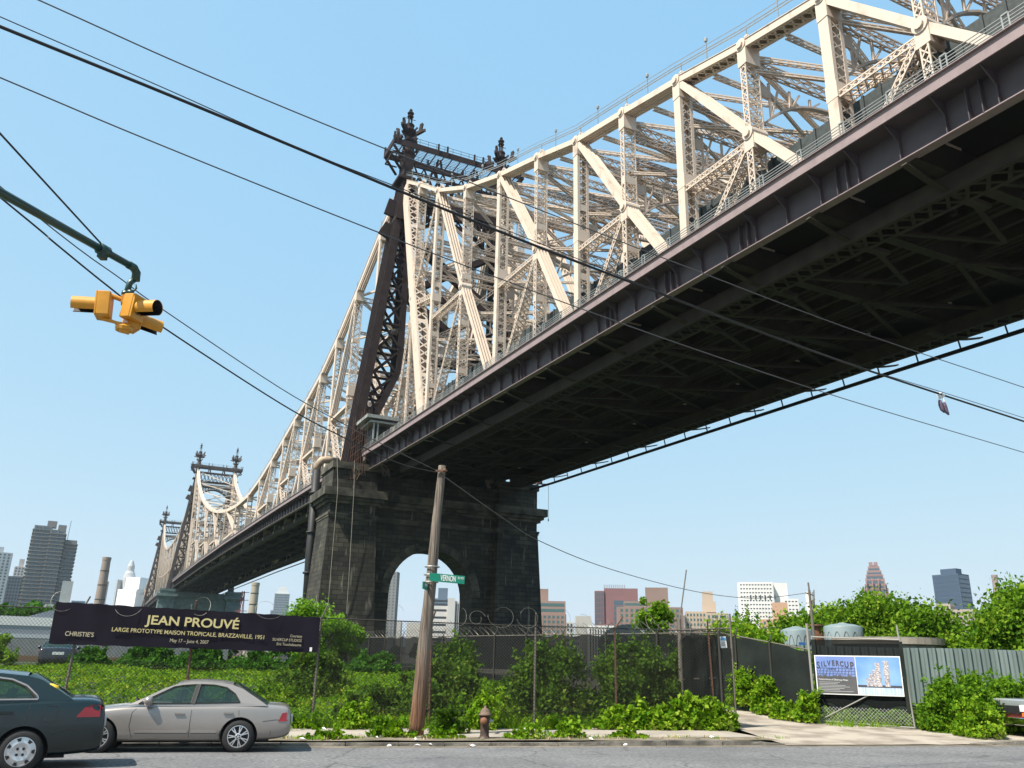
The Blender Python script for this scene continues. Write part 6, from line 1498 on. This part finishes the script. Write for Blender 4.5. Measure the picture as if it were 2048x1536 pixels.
for i, (x, y, h, r_, lab) in enumerate([(13.3, 26.7, 1.45, .72, 'hedge bush directly right of the gate panel'), (14.1, 26.9, 1.75, 1.0, 'tallest hedge bush before the corrugated fence'), (13.4, 25.2, .95, .6, 'small yellow green bush in front of the hedge by the pavement'), (15.4, 27.1, 1.55, 1.1, 'hedge bush in the middle of the corrugated fence row'),
    (16.8, 27.6, 1.6, 1.2, 'hedge bush behind the truck nose'), (18.6, 28.2, 1.7, 1.3, 'last hedge bush at the right edge of the photo'), (14.9, 28.6, 1.4, 1.3, 'rear hedge bush close to the corrugated sheets')]):
    bush('hedge_bush', lab, 0, 0, h, r_, 'leaf_vine' if i in (2,) else 'leaf_tree', 5200 if i != 2 else 1600, .11, gH, world=(x, y, .1), nl=20)
gT = 'trees beyond the corrugated fence'
tree('broad_tree', 'big round bright green tree behind the tanks, its left lobe', 21.6, 56, 1, 5.2, 3.2, 'leaf_tree', 9000, .24, 26, group=gT, cb=.05)
tree('broad_tree', 'low left shoulder of the tree group beside the thin pole', 19.4, 55, 1, 4.3, 2.9, 'leaf_tree', 7000, .22, 22, group=gT, cb=.05)
tree('broad_tree', 'highest crown of the tree group between red tower and blue tower', 25.4, 54.5, 1, 5.8, 3.4, 'leaf_tree', 13000, .24, 34, group=gT, cb=.05)
tree('broad_tree', 'middle crown of the tree group under the stepped tower', 23.3, 57, 1, 5.8, 3.4, 'leaf_tree', 9000, .24, 28, group=gT, cb=.05)
tree('broad_tree', 'low darker tree between the beige block and the corrugated fence', 23.8, 45.5, .9, 2.9, 2.5, 'leaf_tree', 8000, .22, 24, group=gT, cb=.02)
tree('broad_tree', 'dark green tree at the right edge under the brown chimney', 26.6, 43.8, .9, 5.3, 3.3, 'leaf_tree', 13000, .22, 32, group=gT, cb=.05)
tree('broad_tree', 'low dark foliage right behind the flat roof shed', 23.0, 49.5, .8, 3.3, 2.3, 'leaf_tree', 7000, .2, 22, group=gT, cb=.02)
gS = 'shrubs behind the driveway fence'
for x, y, h, r_, lab in ((9.6, 37.0, 2.9, 1.3, 'yellow green shrub just behind the left end of the driveway fence'), (11.3, 38.5, 2.7, 1.5, 'yellow green shrub behind the middle of the driveway fence'), (12.8, 38.6, 1.7, 1.3, 'yellow green shrub sloping down in front of the smaller tank'), (12.0, 44.0, 3.6, 2.2, 'taller darker shrub behind the driveway fence shrubs'), (16.6, 39.8, 1.4, 1.1, 'shrub showing through the gate panel screen')):
    bush('shrub', lab, 0, 0, h, r_, 'leaf_vine' if r_ < 2 else 'leaf_tree', 3800, .15, gS, cat='shrub', world=(x, y, .9), nl=22)
tree('small_tree', 'small loose bright tree rising behind the fence before the brick blocks', 5.75, 33.9, .9, 3.75, 1.05, 'leaf_tree', 2300, .15, 20, cb=.3, trunk=.05)
tree('small_tree', 'sunlit yellow green tree at the foot of the near pier', -11.2, 50.5, 1.1, 4.4, 2.1, 'leaf_bright', 7000, .17, 24, cb=.05)
tree('small_tree', 'second bright tree touching the pier foot right side', -9.6, 51.5, 1.1, 3.6, 1.3, 'leaf_bright', 2400, .17, 18, cb=.05)
gL = 'bushes at the back of the overgrown lot'
for x, y, h, r_, lab in ((-25.6, 43.0, 1.5, 1.3, 'round bush left of the parked black car'), (-17.4, 43, 1.1, 1.5, 'dark bush under the banner left of its middle'), (-14.6, 42.5, 1.0, 1.4, 'dark bush under the middle of the banner'), (-11.8, 42, .8, 1.3, 'bush under the right part of the banner'), (-9.6, 43.5, .8, 1.5, 'bush beside the banner right end before the pier'), (-6.6, 44, .9, 1.2, 'bush in front of the pier left side'), (-20.2, 42.6, .8, .9, 'low bush right of the parked black car')):
    bush('bush', lab, 0, 0, h, r_, 'leaf_tree' if 'round' in lab else 'leaf_dark', 4200, .15, gL, world=(x, y, 1.3))
for i, (az, D, h, r_) in enumerate(((-31, 95, 6, 6), (-28.3, 98, 5.6, 5), (-25.5, 110, 5.2, 5), (-22, 120, 5.2, 5), (-18.5, 110, 4.6, 5), (-13, 120, 5.2, 6), (-5.5, 130, 4.2, 6), (2.5, 120, 3.6, 5), (13, 90, 4.0, 5), (16.5, 80, 4.0, 4.5))):
    tree('lot_tree', ['dark tree line far left behind the trailer', 'dark far tree right of the trailer roof', 'far tree under the brick chimney', 'far tree under the wrapped building', 'far tree below the second bridge pier', 'far tree below the beige chimney', 'far tree seen through the pier arch', 'far tree right of the pier foot', 'far tree behind the driveway shrubs', 'far tree left of the smaller tank'][i], *pol(az, D), 1.2, h, r_, 'leaf_dark', 2800, .4, 22, group='far trees behind the lot', cb=0) if 0 else tree('lot_tree', ['dark tree line far left behind the trailer', 'dark far tree right of the trailer roof', 'far tree under the brick chimney', 'far tree under the wrapped building', 'far tree below the second bridge pier', 'far tree below the beige chimney', 'far tree seen through the pier arch', 'far tree right of the pier foot', 'far tree behind the driveway shrubs', 'far tree left of the smaller tank'][i], pol(az, D).x, pol(az, D).y, 1.2, h, r_, 'leaf_dark', 2800, .4, 22, group='far trees behind the lot', cb=0)
def blades(name, label, u0, u1, v0, v1, n, h, m, z=.11):
    b = MB()
    for i in range(n):
        cu, cv = random.uniform(u0, u1), random.uniform(v0, v1)
        if math.sin(cu*2.1)+math.sin(cu*.77+1) < -.5: continue
        for k in range(7):
            p = UV(cu+random.gauss(0, .05), cv+random.gauss(0, .04), z); hh_ = h*random.uniform(.4, 1.2); d = Vector((random.gauss(0, .35), random.gauss(0, .35), 1))*hh_; sd2 = Vector((random.gauss(0, 1), random.gauss(0, 1), 0)).normalized()*.008
            b.add([p-sd2, p+sd2, p+d*.6+sd2*.7, p+d+Vector((d.x*.6, d.y*.6, -.15*hh_)), p+d*.6-sd2*.7], [(0, 1, 2, 4), (4, 2, 3)])
    return b.build(name, m, None, kind='stuff', label=label)
blades('verge_grass', 'thin grass tufts along the verge and kerb edge', -3, 12.6, 20.3, 20.95, 120, .10, 'leaf_vine')
blades('fence_grass', 'grass and stalks along the foot of the chain link fence', -3, 12.8, 23.1, 23.6, 380, .38, 'leaf_ivy')
blades('dry_grass', 'dry straw coloured grass on the verge and along the driveway', -3, 12.8, 20.1, 20.9, 70, .10, mat('straw', (.42, .34, .18), .9))
blades('driveway_grass', 'weedy grass on the right edge of the driveway', 16.4, 20.5, 23.2, 27.5, 420, .2, 'leaf_vine', z=.2)
# litter on the verge
for i in range(38):
    u = random.uniform(-2, 12.6); v = random.choice([random.uniform(19.5, 20.8), random.uniform(22.9, 23.25)]); s_ = random.uniform(.03, .09)
    f = MB(); f.add([(-s_, -s_*.6, 0), (s_, -s_*.5, .01), (s_*.9, s_*.6, .03), (-s_*.7, s_*.5, .015), (0, 0, .045)], [(0, 1, 4), (1, 2, 4), (2, 3, 4), (3, 0, 4)])
    o = f.build('litter', 'white' if i % 3 else 'dirt'); o.location = UV(u, v, .13 if v > 19.8 else .03); o.rotation_euler = (0, 0, random.uniform(0, 6)); tag(o, 'scrap of pale litter on the verge and pavement edge', 'litter', 'litter along the verge')

# =================================================================== HAZE
f = MB(); f.box((-2300, -1400, -1.2), (2300, 3100, 190)); hz = f.build('haze', M['white'], None); hz['kind'] = 'stuff'
hm = bpy.data.materials.new('haze_air'); hm.use_nodes = True; hn = hm.node_tree
for n in list(hn.nodes):
    if n.type == 'BSDF_PRINCIPLED': hn.nodes.remove(n)
pv = hn.nodes.new('ShaderNodeVolumePrincipled'); pv.inputs['Color'].default_value = (.80, .90, 1, 1); pv.inputs['Density'].default_value = .00008; pv.inputs['Anisotropy'].default_value = .3
hn.links.new(pv.outputs[0], hn.nodes['Material Output'].inputs['Volume'])
hz.data.materials.clear(); hz.data.materials.append(hm)
